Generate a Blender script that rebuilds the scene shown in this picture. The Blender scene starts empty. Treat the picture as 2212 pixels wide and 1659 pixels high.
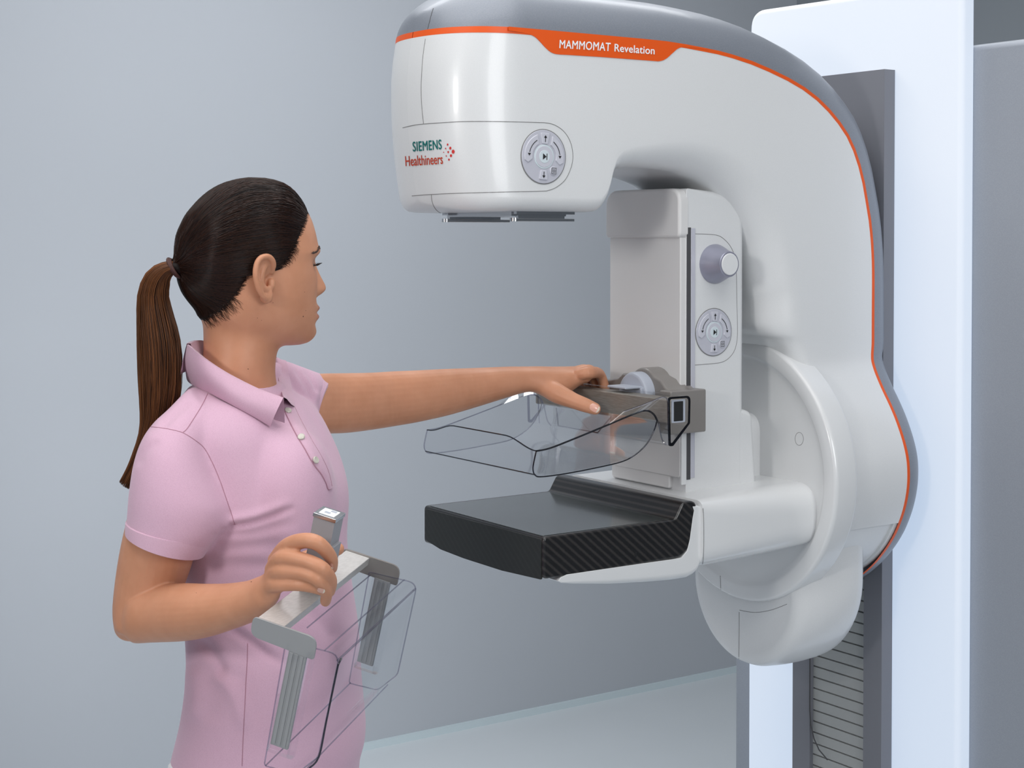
import bpy, bmesh, math, random
import numpy as np
from mathutils import Vector, Matrix
from mathutils.bvhtree import BVHTree

random.seed(7)
rng = np.random.default_rng(7)
SC = bpy.context.scene
COL = SC.collection
PI = math.pi

# ------------------------------------------------------------------ camera
F = 3419.0                      # focal length in pixels of a 2212 x 1659 frame
PITCH = math.radians(1.2)
YAW = math.atan2(0.5664, 0.8241)
CYP = 510 + F * math.tan(PITCH)  # row of the optical axis
CAM = Vector((0, 0, 1.6))
VH = Vector((math.sin(YAW), math.cos(YAW), 0))      # horizontal view direction
RT = Vector((math.cos(YAW), -math.sin(YAW), 0))     # to the right
FW = VH * math.cos(PITCH) - Vector((0, 0, 1)) * math.sin(PITCH)
UP = VH * math.sin(PITCH) + Vector((0, 0, 1)) * math.cos(PITCH)
cd = bpy.data.cameras.new('camera')
cam = bpy.data.objects.new('camera', cd)
COL.objects.link(cam)
cam.location = CAM
cam.rotation_euler = (PI / 2 - PITCH, 0, -YAW)
cd.sensor_fit = 'HORIZONTAL'
cd.sensor_width = 36
cd.lens = F * 36 / 2212
cd.shift_y = (CYP - 829.5) / 2212
cd.clip_start = 0.05
SC.camera = cam

# ------------------------------------------------------------------ light
w = bpy.data.worlds.new('world')
SC.world = w
w.use_nodes = True
w.node_tree.nodes['Background'].inputs[0].default_value = (0.75, 0.82, 0.9, 1)
w.node_tree.nodes['Background'].inputs[1].default_value = 0.05
SC.view_settings.view_transform = 'Standard'
SC.view_settings.look = 'None'
SC.view_settings.gamma = 1
SC.view_settings.use_curve_mapping = False
SC.view_settings.exposure = 0.03


def area_light(name, loc, target, sx, sy, power, color=(1, 1, 1), spread=180):
    l = bpy.data.lights.new(name, 'AREA')
    l.shape = 'RECTANGLE'
    l.size, l.size_y = sx, sy
    l.energy = power
    l.color = color
    l.spread = math.radians(spread)
    o = bpy.data.objects.new(name, l)
    COL.objects.link(o)
    o.location = loc
    o.rotation_euler = (Vector(target) - Vector(loc)).to_track_quat('-Z', 'Y').to_euler()
    return o


area_light('ceiling_softbox', (0.7, 1.6, 2.93), (0.7, 1.6, 0), 2.4, 2.2, 34, (1, 0.99, 0.97))
area_light('key_softbox', (-1.35, 0.95, 2.05), (1.6, 2.0, 1.45), 0.34, 0.34, 19, (1, 0.98, 0.95))
area_light('camera_side_fill', (1.2, -1.3, 2.1), (1.5, 2.2, 1.3), 1.4, 1.2, 35, (0.98, 0.99, 1))  # added fill lamp, lifts the sides turned to the camera
area_light('back_wall_fill', (0.22, 2.55, 1.35), (3.3, 4.3, 0.55), 1.0, 1.2, 6.5, (0.98, 0.99, 1), 85)  # unseen wash lamp added to brighten the back wall
area_light('overhead_fill', (2.0, 3.0, 2.95), (2.3, 3.6, 0), 1.8, 0.8, 31, (0.98, 0.99, 1))  # extra overhead lamp, added to raise the floor and back wall

# ------------------------------------------------------------------ helpers


def raydir(px, py):
    return FW + RT * ((px - 1106) / F) + UP * ((CYP - py) / F)


def P(px, py, d):
    """point seen at a pixel, d metres along the optical axis"""
    return CAM + raydir(px, py) * d


def onY(px, py, Y):
    r = raydir(px, py)
    return CAM + r * (Y / r.y)


def onX(px, py, X):
    r = raydir(px, py)
    return CAM + r * (X / r.x)


def lerp(a, b, t):
    return a + (b - a) * t


def sstep(a, b, x):
    t = min(1, max(0, (x - a) / (b - a)))
    return t * t * (3 - 2 * t)


K = 1.1                         # the machine's numbers below are in 1/1.1 m about the lens


def m2w(p):
    p = Vector(p)
    return CAM + (p - CAM) * K


def obj(name, verts, faces, mat, parent=None, smooth=True, sharp=35, scale=False):
    me = bpy.data.meshes.new(name)
    vs = [tuple(m2w(v)) if scale else tuple(v) for v in verts]
    me.from_pydata(vs, [], [tuple(f) for f in faces])
    me.update()
    bm = bmesh.new()
    bm.from_mesh(me)
    bmesh.ops.recalc_face_normals(bm, faces=bm.faces)
    bm.to_mesh(me)
    bm.free()
    return link(name, me, mat, parent, smooth, sharp)


def link(name, me, mat, parent=None, smooth=True, sharp=35):
    o = bpy.data.objects.new(name, me)
    COL.objects.link(o)
    if mat is not None:
        me.materials.clear()
        me.materials.append(mat)
    if smooth:
        for p in me.polygons:
            p.use_smooth = not (sharp and len(p.vertices) > 4)
        if sharp:
            me.set_sharp_from_angle(angle=math.radians(sharp))
            wn = o.modifiers.new('weighted', 'WEIGHTED_NORMAL')
            wn.keep_sharp = True
    if parent is not None:
        o.parent = parent
        if parent.type == 'EMPTY':
            o.matrix_parent_inverse = Matrix.Translation(-parent.location)
    return o


def empty(name, loc, label, cat, group=None):
    o = bpy.data.objects.new(name, None)
    COL.objects.link(o)
    o.location = loc
    o.empty_display_size = 0.1
    o['label'] = label
    o['category'] = cat
    if group:
        o['group'] = group
    return o


class MB:
    """collects shapes into one mesh"""

    def __init__(self):
        self.v, self.f = [], []

    def add(self, v, f):
        n = len(self.v)
        self.v += [Vector(p) for p in v]
        self.f += [[i + n for i in q] for q in f]
        return self

    def obj(self, name, mat, parent=None, **k):
        return obj(name, self.v, self.f, mat, parent, **k)


def loft(loops, closed=True, cap0=True, cap1=True):
    n = len(loops[0])
    v = [p for l in loops for p in l]
    f = []
    for i in range(len(loops) - 1):
        for j in range(n if closed else n - 1):
            a, b = i * n + j, i * n + (j + 1) % n
            f.append((a, b, b + n, a + n))
    if closed and cap0:
        f.append(list(range(n))[::-1])
    if closed and cap1:
        f.append([(len(loops) - 1) * n + j for j in range(n)])
    return v, f


def tube(pts, r, n=6, cap=True):
    pts = [Vector(p) for p in pts]
    rs = r if hasattr(r, '__len__') else [r] * len(pts)
    loops = []
    prev = None
    for i, p in enumerate(pts):
        t = (pts[min(i + 1, len(pts) - 1)] - pts[max(i - 1, 0)])
        if t.length < 1e-9:
            t = Vector((0, 0, 1))
        t.normalize()
        if prev is None:
            a = t.orthogonal().normalized()
        else:
            a = prev - t * prev.dot(t)
            if a.length < 1e-6:
                a = t.orthogonal()
            a.normalize()
        prev = a
        b = t.cross(a)
        loops.append([p + (a * math.cos(k * 2 * PI / n) + b * math.sin(k * 2 * PI / n)) * rs[i] for k in range(n)])
    return loft(loops, True, cap, cap)


def smooth_path(pts, sub=6):
    """Catmull-Rom through points (any dimension)"""
    q = [np.array(p, float) for p in pts]
    out = []
    for i in range(len(q) - 1):
        p0, p1, p2, p3 = q[max(i - 1, 0)], q[i], q[i + 1], q[min(i + 2, len(q) - 1)]
        for k in range(sub):
            t = k / sub
            out.append(0.5 * ((2 * p1) + (-p0 + p2) * t + (2 * p0 - 5 * p1 + 4 * p2 - p3) * t * t + (-p0 + 3 * p1 - 3 * p2 + p3) * t ** 3))
    out.append(q[-1])
    return out


def round_poly(pts, r, k=5):
    """round the corners of a closed 2-D polygon; r is one radius or one per corner"""
    n = len(pts)
    out = []
    for i in range(n):
        p = np.array(pts[i], float)
        a = np.array(pts[i - 1], float) - p
        b = np.array(pts[(i + 1) % n], float) - p
        la, lb = np.linalg.norm(a), np.linalg.norm(b)
        rr = r[i] if hasattr(r, '__len__') else r
        a, b = a / la, b / lb
        cosang = max(-1, min(1, float(a @ b)))
        half = math.acos(cosang) / 2
        d = min(rr / max(math.tan(half), 1e-6), la * 0.49, lb * 0.49)
        if rr <= 0 or d < 1e-6:
            out.append(tuple(p))
            continue
        p0, p1 = p + a * d, p + b * d
        for s in range(k + 1):
            t = s / k
            out.append(tuple((1 - t) ** 2 * p0 + 2 * t * (1 - t) * p + t * t * p1))
    return out


def area2(p):
    return 0.5 * sum(p[i][0] * p[(i + 1) % len(p)][1] - p[(i + 1) % len(p)][0] * p[i][1] for i in range(len(p)))


def slab(pts, a0, a1, to3, r0=0.0, r1=0.0, k=4):
    """extrude a closed 2-D outline from a0 to a1 (to3(u, v, a) gives the point), rounding both rims"""
    if area2(pts) < 0:
        pts = pts[::-1]
        r0, r1 = (x[::-1] if hasattr(x, '__len__') else x for x in (r0, r1))
    n = len(pts)
    q = [np.array(p, float) for p in pts]
    nor = []
    for i in range(n):
        e1, e2 = q[i] - q[i - 1], q[(i + 1) % n] - q[i]
        n1 = np.array((e1[1], -e1[0])) / (np.linalg.norm(e1) + 1e-12)
        n2 = np.array((e2[1], -e2[0])) / (np.linalg.norm(e2) + 1e-12)
        m = n1 + n2
        m /= np.linalg.norm(m) + 1e-12
        nor.append(m / max(0.5, float(m @ n1)))

    def rad(r, i):
        return r[i] if hasattr(r, '__len__') else r
    sg = 1 if a1 > a0 else -1
    loops = []
    z0_, z1_ = (not hasattr(x, '__len__') and x <= 0 for x in (r0, r1))
    for s in range(k if z0_ else 0, k + 1):
        th = PI / 2 * s / k
        loops.append([to3(*(q[i] - nor[i] * rad(r0, i) * (1 - math.sin(th))), a0 + sg * rad(r0, i) * (1 - math.cos(th))) for i in range(n)])
    for s in range(k, k - 1 if z1_ else -1, -1):
        th = PI / 2 * s / k
        loops.append([to3(*(q[i] - nor[i] * rad(r1, i) * (1 - math.sin(th))), a1 - sg * rad(r1, i) * (1 - math.cos(th))) for i in range(n)])
    return loft(loops)


XZ = lambda u, v, a: Vector((u, a, v))
YZ = lambda u, v, a: Vector((a, u, v))


def box(x0, x1, y0, y1, z0, z1, r=0.0, k=3):
    return slab([(x0, z0), (x1, z0), (x1, z1), (x0, z1)] if r == 0 else round_poly([(x0, z0), (x1, z0), (x1, z1), (x0, z1)], r, k), y0, y1, XZ, r * 0.8, r * 0.8, k)


def bvh_of(*objs):
    v, f = [], []
    for o in objs:
        n = len(v)
        v += [o.data.vertices[i].co.copy() for i in range(len(o.data.vertices))]
        f += [[i + n for i in p.vertices] for p in o.data.polygons]
    return BVHTree.FromPolygons(v, f)


def on_surface(bvh, px, py, off=0.0004):
    h, nrm, _, _ = bvh.ray_cast(CAM, raydir(px, py).normalized())
    if h is None:
        return None
    if nrm.dot(raydir(px, py)) > 0:
        nrm = -nrm
    return h + nrm * off


def seam(name, bvh, pts, mat, parent, r=0.0007, sub=8, off=0.0):
    """a fine groove line following a surface"""
    runs = [[]]
    for p in smooth_path(pts, sub):
        h = on_surface(bvh, p[0], p[1], off)
        if h is None or (runs[-1] and (h - runs[-1][-1]).length > 0.03):
            runs.append([])
        if h is not None:
            runs[-1].append(h)
    run = max(runs, key=len)
    if len(run) > 2:
        return obj(name, *tube(run, r, 5), mat, parent)


def text_geo(s, bold=0.0, spacing=1.0):
    c = bpy.data.curves.new('txt', 'FONT')
    c.body = s
    c.size = 1
    c.offset = bold
    c.space_character = spacing
    c.resolution_u = 4
    o = bpy.data.objects.new('txt', c)
    COL.objects.link(o)
    dg = bpy.context.evaluated_depsgraph_get()
    me = bpy.data.meshes.new_from_object(o.evaluated_get(dg))
    v = [(p.co.x, p.co.y) for p in me.vertices]
    f = [list(p.vertices) for p in me.polygons]
    bpy.data.objects.remove(o)
    bpy.data.curves.remove(c)
    bpy.data.meshes.remove(me)
    return v, f


def lettering(name, s, bvh, p00, p10, p01, mat, parent, bold=0.0, off=0.0006, spacing=1.0):
    """printed letters following a surface; p00 baseline start, p10 baseline end, p01 top of the first capital"""
    v, f = text_geo(s, 0.0, spacing)
    if bold:
        v0, f0, nv = v, f, len(v)
        v, f = [], []
        for k, (dx, dy) in enumerate(((0, 0), (bold, 0), (-bold, 0), (0, bold * .6), (0, -bold * .6))):
            v += [(x + dx, y + dy, k) for x, y in v0]
            f += [[i + k * nv for i in q] for q in f0]
    v = [p if len(p) == 3 else (*p, 0) for p in v]
    x0, x1 = min(p[0] for p in v), max(p[0] for p in v)
    cap = max(p[1] for p in text_geo('H', 0.0)[0])
    pts = []
    for x, y, k in v:
        a, b = (x - x0) / (x1 - x0), y / cap
        px = p00[0] + (p10[0] - p00[0]) * a + (p01[0] - p00[0]) * b
        py = p00[1] + (p10[1] - p00[1]) * a + (p01[1] - p00[1]) * b
        pts.append(on_surface(bvh, px, py, off + k * .00007) or P(px, py, 2.3))
    return obj(name, pts, f, mat, parent, smooth=False)


# ------------------------------------------------------------------ materials


def mat(name, color, rough=0.5, metal=0.0, spec=0.5, coat=0.0, sss=0.0, sheen=0.0, emit=None, estr=0.0):
    m = bpy.data.materials.new(name)
    m.use_nodes = True
    b = m.node_tree.nodes['Principled BSDF']
    b.inputs['Base Color'].default_value = (*color, 1)
    b.inputs['Roughness'].default_value = rough
    b.inputs['Metallic'].default_value = metal
    b.inputs['Specular IOR Level'].default_value = spec
    b.inputs['Coat Weight'].default_value = coat
    b.inputs['Coat Roughness'].default_value = 0.1
    if sss:
        b.inputs['Subsurface Weight'].default_value = sss
        b.inputs['Subsurface Radius'].default_value = (0.012, 0.005, 0.003)
        b.inputs['Subsurface Scale'].default_value = 0.5
    if sheen:
        b.inputs['Sheen Weight'].default_value = sheen
    if emit:
        b.inputs['Emission Color'].default_value = (*emit, 1)
        b.inputs['Emission Strength'].default_value = estr
    return m


def nodes(m):
    return m.node_tree.nodes, m.node_tree.links, m.node_tree.nodes['Principled BSDF']


def add_noise(m, scale, c2, detail=2, lo=0.4, hi=0.6, bump=0.0, stretch=None):
    """mix the base colour with a second colour by noise; optional bump"""
    N, L, b = nodes(m)
    tc = N.new('ShaderNodeTexCoord')
    mp = N.new('ShaderNodeMapping')
    if stretch:
        mp.inputs['Scale'].default_value = stretch
    nz = N.new('ShaderNodeTexNoise')
    nz.inputs['Scale'].default_value = scale
    nz.inputs['Detail'].default_value = detail
    rp = N.new('ShaderNodeMapRange')
    rp.inputs[1].default_value, rp.inputs[2].default_value = lo, hi
    mx = N.new('ShaderNodeMix')
    mx.data_type = 'RGBA'
    mx.inputs[6].default_value = b.inputs['Base Color'].default_value
    mx.inputs[7].default_value = (*c2, 1)
    L.new(tc.outputs['Object'], mp.inputs[0])
    L.new(mp.outputs[0], nz.inputs['Vector'])
    L.new(nz.outputs['Fac'], rp.inputs[0])
    L.new(rp.outputs[0], mx.inputs[0])
    L.new(mx.outputs[2], b.inputs['Base Color'])
    if bump:
        bp = N.new('ShaderNodeBump')
        bp.inputs['Strength'].default_value = bump
        bp.inputs['Distance'].default_value = 0.001
        L.new(nz.outputs['Fac'], bp.inputs['Height'])
        L.new(bp.outputs[0], b.inputs['Normal'])
    return m


def clear(name, tint, edge=1.45, gloss_rough=0.03, gloss=0.2):
    """clear polycarbonate sheet: see-through with Fresnel reflections"""
    m = bpy.data.materials.new(name)
    m.use_nodes = True
    N, L = m.node_tree.nodes, m.node_tree.links
    N.clear()
    o = N.new('ShaderNodeOutputMaterial')
    t = N.new('ShaderNodeBsdfTransparent')
    t.inputs[0].default_value = (*tint, 1)
    g = N.new('ShaderNodeBsdfGlossy')
    g.inputs['Roughness'].default_value = gloss_rough
    g.inputs['Color'].default_value = (1, 1, 1, 1)
    fr = N.new('ShaderNodeFresnel')
    fr.inputs['IOR'].default_value = edge
    mx = N.new('ShaderNodeMixShader')
    mu = N.new('ShaderNodeMath')
    mu.operation = 'MULTIPLY'
    mu.inputs[1].default_value = gloss
    L.new(fr.outputs[0], mu.inputs[0])
    L.new(mu.outputs[0], mx.inputs[0])
    L.new(t.outputs[0], mx.inputs[1])
    L.new(g.outputs[0], mx.inputs[2])
    L.new(mx.outputs[0], o.inputs[0])
    return m


M = {}
M['wall'] = add_noise(mat('blue_grey_wall_paint', (0.44, 0.468, 0.51), 0.75, spec=0.2), 1.3, (0.43, 0.458, 0.50), lo=0.3, hi=0.7)
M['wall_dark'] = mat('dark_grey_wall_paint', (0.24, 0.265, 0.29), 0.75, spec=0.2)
M['floor'] = add_noise(mat('pale_blue_grey_floor', (0.60, 0.645, 0.68), 0.45, spec=0.3), 2.0, (0.58, 0.625, 0.66), lo=0.3, hi=0.7)
M['ceiling'] = mat('white_ceiling', (0.8, 0.8, 0.8), 0.8)
M['base'] = mat('baseboard_paint', (0.55, 0.64, 0.68), 0.4)
M['white'] = add_noise(mat('white_lacquer', (0.67, 0.68, 0.69), 0.32, coat=0.25), 900, (0.695, 0.705, 0.715), lo=0.35, hi=0.65)
M['white_gloss'] = mat('white_gloss_plastic', (0.70, 0.71, 0.72), 0.25, coat=0.4)
M['white_front'] = mat('warm_white_panel', (0.66, 0.655, 0.655), 0.35)
M['grey'] = add_noise(mat('grey_metallic_lacquer', (0.205, 0.225, 0.265), 0.45, metal=0.2, coat=0.12), 900, (0.24, 0.26, 0.30), lo=0.4, hi=0.65)
M['cabinet'] = add_noise(mat('cabinet_metallic_lacquer', (0.29, 0.315, 0.36), 0.5, metal=0.2), 700, (0.315, 0.34, 0.385), lo=0.4, hi=0.65)
M['plate'] = mat('dark_grey_cover', (0.17, 0.175, 0.2), 0.55)
M['orange'] = mat('orange_stripe', (0.74, 0.088, 0.002), 0.45)
M['ink'] = mat('white_print', (0.85, 0.86, 0.88), 0.5)
M['teal'] = mat('teal_print', (0.0, 0.145, 0.135), 0.5)
M['red'] = mat('red_orange_print', (0.52, 0.045, 0.012), 0.5)
M['red2'] = mat('red_print', (0.55, 0.012, 0.01), 0.5)
M['black'] = mat('black_print', (0.012, 0.012, 0.013), 0.5)
M['groove'] = mat('groove_shadow_gap', (0.2, 0.2, 0.2), 0.8)
M['slot'] = mat('dark_slot', (0.06, 0.06, 0.065), 0.7)
M['pad'] = mat('pale_grey_membrane', (0.5, 0.505, 0.57), 0.3, coat=0.3)
M['button'] = mat('pale_button', (0.55, 0.555, 0.62), 0.3, coat=0.4)
M['ring'] = mat('pale_aqua_ring', (0.6, 0.68, 0.72), 0.3)
M['knob'] = mat('satin_grey_knob', (0.34, 0.345, 0.43), 0.35, metal=0.5)
M['steel'] = add_noise(mat('brushed_steel', (0.70, 0.69, 0.675), 0.5, metal=0.75), 120, (0.64, 0.63, 0.615), stretch=(1, 1, 14))
M['steel_dark'] = mat('grey_aluminium', (0.36, 0.36, 0.385), 0.5, metal=0.3)
M['bracket_near'] = mat('brushed_grey_metal', (0.36, 0.365, 0.375), 0.45, metal=0.4)
M['chrome'] = mat('bright_aluminium', (0.62, 0.63, 0.65), 0.22, metal=1.0)
M['bracket'] = mat('taupe_grey_bracket', (0.215, 0.2, 0.19), 0.42, coat=0.2)
M['bar'] = add_noise(mat('taupe_steel_bar', (0.235, 0.215, 0.19), 0.4, metal=0.35), 60, (0.29, 0.27, 0.24), stretch=(1, 1, 18))
M['hub_grey'] = mat('pale_blue_grey_plastic', (0.42, 0.45, 0.52), 0.4)
M['bellows'] = mat('grey_bellows', (0.36, 0.37, 0.365), 0.6)
M['glow'] = mat('lit_panel', (0.42, 0.37, 0.30), 0.5, spec=0.25, emit=(0.47, 0.60, 0.80), estr=0.82)
M['clear'] = clear('clear_polycarbonate', (0.982, 0.984, 0.988))
M['clear_edge'] = clear('polycarbonate_edge', (0.76, 0.76, 0.81), 1.5, 0.06, 0.45)  # grey tint stands in for internal reflection along the sheet edges
M['clear_dark'] = clear('polycarbonate_dark_edge', (0.2, 0.2, 0.26), 1.6, 0.06, 0.9)  # same stand-in, internal reflection put into a darker tint
M['paper'] = mat('white_sticker', (0.85, 0.85, 0.86), 0.4)


def carbon(name, c1, c2, scale, rough, coat, dirv):
    m = mat(name, c1, rough, spec=0.5, coat=coat)
    N, L, b = nodes(m)
    tc = N.new('ShaderNodeTexCoord')
    mp = N.new('ShaderNodeMapping')
    mp.inputs['Rotation'].default_value = dirv
    wv = N.new('ShaderNodeTexWave')
    wv.inputs['Scale'].default_value = scale
    wv.inputs['Distortion'].default_value = 0.6
    wv.inputs['Detail'].default_value = 3
    wv.inputs['Detail Scale'].default_value = 14
    rp = N.new('ShaderNodeMapRange')
    rp.inputs[1].default_value, rp.inputs[2].default_value = 0.45, 0.95
    mx = N.new('ShaderNodeMix')
    mx.data_type = 'RGBA'
    mx.inputs[6].default_value = (*c1, 1)
    mx.inputs[7].default_value = (*c2, 1)
    L.new(tc.outputs['Object'], mp.inputs[0])
    L.new(mp.outputs[0], wv.inputs['Vector'])
    L.new(wv.outputs['Fac'], rp.inputs[0])
    L.new(rp.outputs[0], mx.inputs[0])
    L.new(mx.outputs[2], b.inputs['Base Color'])
    return m


M['carbon'] = carbon('carbon_weave', (0.006, 0.006, 0.007), (0.03, 0.027, 0.026), 31, 0.33, 0.35, (0, PI * 0.28, 0))
M['carbon_top'] = carbon('carbon_top', (0.035, 0.042, 0.042), (0.042, 0.05, 0.05), 90, 0.2, 0.5, (0, 0, 0.3))
M['carbon_front'] = carbon('carbon_front', (0.007, 0.008, 0.007), (0.012, 0.0135, 0.0115), 30, 0.45, 0.1, (PI * 0.28, 0, PI / 2))

# ------------------------------------------------------------------ room


def struct(name, v, f, m):
    o = obj(name, v, f, m, None, smooth=False)
    o['kind'] = 'structure'
    return o


X0, X1, Y0, Y1, H = -2.6, 4.25, -2.2, 4.3, 3.0
struct('floor', *box(X0, X1, Y0, Y1, -0.1, 0), M['floor'])
struct('ceiling', *box(X0, X1, Y0, Y1, H, H + 0.1), M['ceiling'])
struct('wall_back', *box(X0, X1 + 0.1, Y1, Y1 + 0.1, -0.1, H + 0.1), M['wall'])
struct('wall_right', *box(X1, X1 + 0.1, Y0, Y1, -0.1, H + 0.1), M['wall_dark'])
struct('wall_left', *box(X0 - 0.1, X0, Y0, Y1, -0.1, H + 0.1), M['wall'])
struct('wall_front', *box(X0, X1, Y0 - 0.1, Y0, -0.1, H + 0.1), M['wall'])
struct('baseboard_back', *box(X0, X1, Y1 - 0.012, Y1, 0, 0.022), M['base'])

# ------------------------------------------------------------------ mammography machine
YC = 1.905                       # its middle plane
ZF = 1.6 - 1.6 / K               # the floor in machine numbers
base = m2w((2.1, YC, ZF))
MACH = empty('mammography_machine', (base.x, base.y, 0), 'white and grey C-arm mammography machine with orange stripe and glowing light panel', 'medical machine')


def mobj(name, vf, m, parent=None, **k):
    return obj(name, vf[0], vf[1], m, parent or MACH, scale=True, **k)


# --- C-arm: one sweep from the tube head over the elbow down to the hub
XH, LF, W0 = 1.250, 0.118, 0.122   # where the flat side starts, length of the rounded front, half width
ST = []                          # (outer x, outer z, inner x, inner z, half width, inner fillet, outer growth)
for k in range(15):
    t = math.cos(PI / 2 * k / 14)
    wdt = W0 * max(0.0, 1 - t ** 2.35) ** (1 / 2.35)
    x = XH - LF * t
    up = 0.022 * (1 - max(0, 1 - t ** 5) ** 0.3)
    ST.append((x, 1.885, x, 1.634 + up, max(wdt, 0.00001), 0.02, 0.066 * (0.3 + 0.7 * max(0, 1 - t ** 2.2) ** 0.6)))
for x in (1.28, 1.31, 1.34, 1.365):
    ST.append((x, 1.885, x, 1.634, W0, 0.02, 0.066))
HEAD = [(1.380, 1.885, 1.379, 1.6355, .02), (1.388, 1.885, 1.386, 1.640, .02), (1.396, 1.885, 1.392, 1.648, .02), (1.402, 1.885, 1.397, 1.660, .021), (1.408, 1.885, 1.401, 1.674, .023), (1.416, 1.885, 1.407, 1.687, .025),
        (1.430, 1.885, 1.418, 1.696, .027), (1.455, 1.885, 1.440, 1.700, .030), (1.500, 1.8845, 1.480, 1.700, .036), (1.538, 1.8825, 1.515, 1.6985, .042), (1.57, 1.880, 1.543, 1.696, .046), (1.60, 1.8775, 1.566, 1.691, .05),
        (1.6296, 1.8735, 1.587, 1.685, .052), (1.668, 1.8665, 1.605, 1.678, .055), (1.706, 1.857, 1.622, 1.668, .056), (1.745, 1.8455, 1.637, 1.657, .057), (1.780, 1.8325, 1.650, 1.646, .058), (1.810, 1.8175, 1.661, 1.634, .058),
        (1.8365, 1.800, 1.671, 1.621, .058), (1.859, 1.7815, 1.680, 1.607, .058), (1.878, 1.762, 1.688, 1.593, .058), (1.893, 1.740, 1.695, 1.577, .058), (1.905, 1.7155, 1.700, 1.561, .058), (1.915, 1.688, 1.705, 1.544, .058),
        (1.9227, 1.658, 1.709, 1.526, .058), (1.930, 1.628, 1.713, 1.508, .058), (1.935, 1.596, 1.716, 1.496, .058), (1.938, 1.562, 1.718, 1.482, .057), (1.939, 1.528, 1.719, 1.469, .056), (1.939, 1.49, 1.722, 1.457, .053),
        (1.939, 1.455, 1.732, 1.445, .046), (1.939, 1.425, 1.752, 1.4335, .034)]
for a in HEAD:
    ST.append((*a[:4], W0, a[4], 0.066))
for z, xi, wd, ri in ((1.402, 1.772, .1235, .024), (1.385, 1.783, .129, .016), (1.368, 1.787, .138, .012), (1.35, 1.788, .149, .010), (1.332, 1.789, .161, .009), (1.312, 1.789, .173, .008), (1.29, 1.79, .184, .008),
                      (1.268, 1.79, .193, .008), (1.246, 1.79, .199, .008), (1.224, 1.79, .201, .008), (1.202, 1.79, .2, .008), (1.18, 1.79, .196, .008), (1.16, 1.79, .19, .008), (1.143, 1.79, .183, .008)):
    ST.append((1.936, z, xi, lerp(z, z, 1), wd, ri, 0.062))
NW = len(ST)                     # the white shell ends here, stripe and back go on
for z, wd in ((1.125, .174), (1.105, .161), (1.085, .145), (1.065, .126), (1.045, .102), (1.03, .08)):
    ST.append((1.936, z, 1.79, z, wd, .008, 0.062))

_hub, _low = smooth_path(ST[44:NW], 3), smooth_path(ST[NW - 1:], 3)
ST = ST[:44] + [tuple(float(x) for x in q) for q in _hub]
NW = len(ST)
ST += [tuple(float(x) for x in q) for q in _low[1:]]

SW = 0.0056                      # stripe width


def arm_section(s, i):
    xo, zo, xi, zi, W, ri, G = s
    e = np.array((xo - xi, zo - zi))
    L = float(np.linalg.norm(e))
    e /= L
    sw = SW * (1.0 if i > 18 else 1.55)
    ri = min(ri, W * 0.8, L * 0.4)
    rg = min(0.075, W * 0.9)
    half = [(0.0, 0.0), (0.0, (W - ri) * 0.5), (0.0, W - ri)]
    for k in range(1, 8):
        th = PI / 2 * k / 7
        half.append((ri * (1 - math.cos(th)), W - ri + ri * math.sin(th)))
    for k in range(1, 9):
        half.append((ri + (L - sw - ri) * k / 8, W))
    white_n = len(half)
    stripe = [(L - sw, W), (L - sw, W + 0.0005), (L, W + 0.0005), (L, W)]
    back = []
    for k in range(13):
        th = PI / 2 * k / 12
        back.append((L + G * math.sin(th), W - rg * (1 - math.cos(th))))
    back += [(L + G, (W - rg) * 0.5), (L + G, 0.0)]
    inset = 0.0
    if xo < XH + 0.02:
        tt = min(1, (XH + 0.02 - xo) / (LF + 0.02))
        inset = tt

    def pt(a, h, side):
        x, z = xi + e[0] * a, zi + e[1] * a
        if inset:
            x += inset * (0.020 * max(0, (1.78 - z) / 0.146) ** 1.6 + 0.010 * max(0, (z - 1.82) / 0.065) ** 1.5)
        return Vector((x, YC + side * h, z))
    f = lambda l: [pt(a, h, 1) for a, h in l[::-1]] + [pt(a, h, -1) for a, h in l[1:]]
    near = lambda l: [pt(a, h, -1) for a, h in l]
    far = lambda l: [pt(a, h, 1) for a, h in l]
    bk = [pt(a, h, -1) for a, h in back] + [pt(a, h, 1) for a, h in back[::-1][1:]]
    return f(half), near(stripe), far(stripe), bk


secs = [arm_section(s, i) for i, s in enumerate(ST)]
arm_white = mobj('arm_shell', loft([s[0] for s in secs[:NW]], closed=False), M['white'], sharp=60)
stripe = MB().add(*loft([s[1] for s in secs], closed=False)).add(*loft([s[2] for s in secs], closed=False))
arm_stripe = obj('stripe', stripe.v, stripe.f, M['orange'], MACH, scale=True)
arm_stripe['label'] = 'thin orange stripe between white shell and grey back'
arm_back = mobj('arm_back_shell', loft([s[3] for s in secs], closed=False), M['grey'], sharp=60)
arm_back['label'] = 'grey metallic back of the arm'
BV_HEAD = bvh_of(arm_white)
BV_BACK = bvh_of(arm_back)

# hub drum under the white shell and its lower edge plate
drum = []
for x, r in ((1.80, 0.15), (1.80, 0.188), (1.806, 0.194), (1.922, 0.195), (1.923, 0.1985), (1.937, 0.1985), (1.938, 0.15)):
    drum.append([Vector((x, YC + r * math.cos(t), min(1.2256 + r * math.sin(t), 1.16))) for t in np.linspace(PI + .34, 2 * PI - .34, 60)])
mobj('hub_drum', loft(drum), M['white'])
shell_rim = []
for s in ST[NW - 1:NW]:
    W = s[4]
    shell_rim = [Vector((x, y, 1.143)) for x, y in ((1.79, YC - W), (1.936, YC - W), (1.936, YC + W), (1.79, YC + W))]
mobj('shell_underside', (shell_rim, [(0, 1, 2, 3)]), M['groove'], smooth=False)

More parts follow.
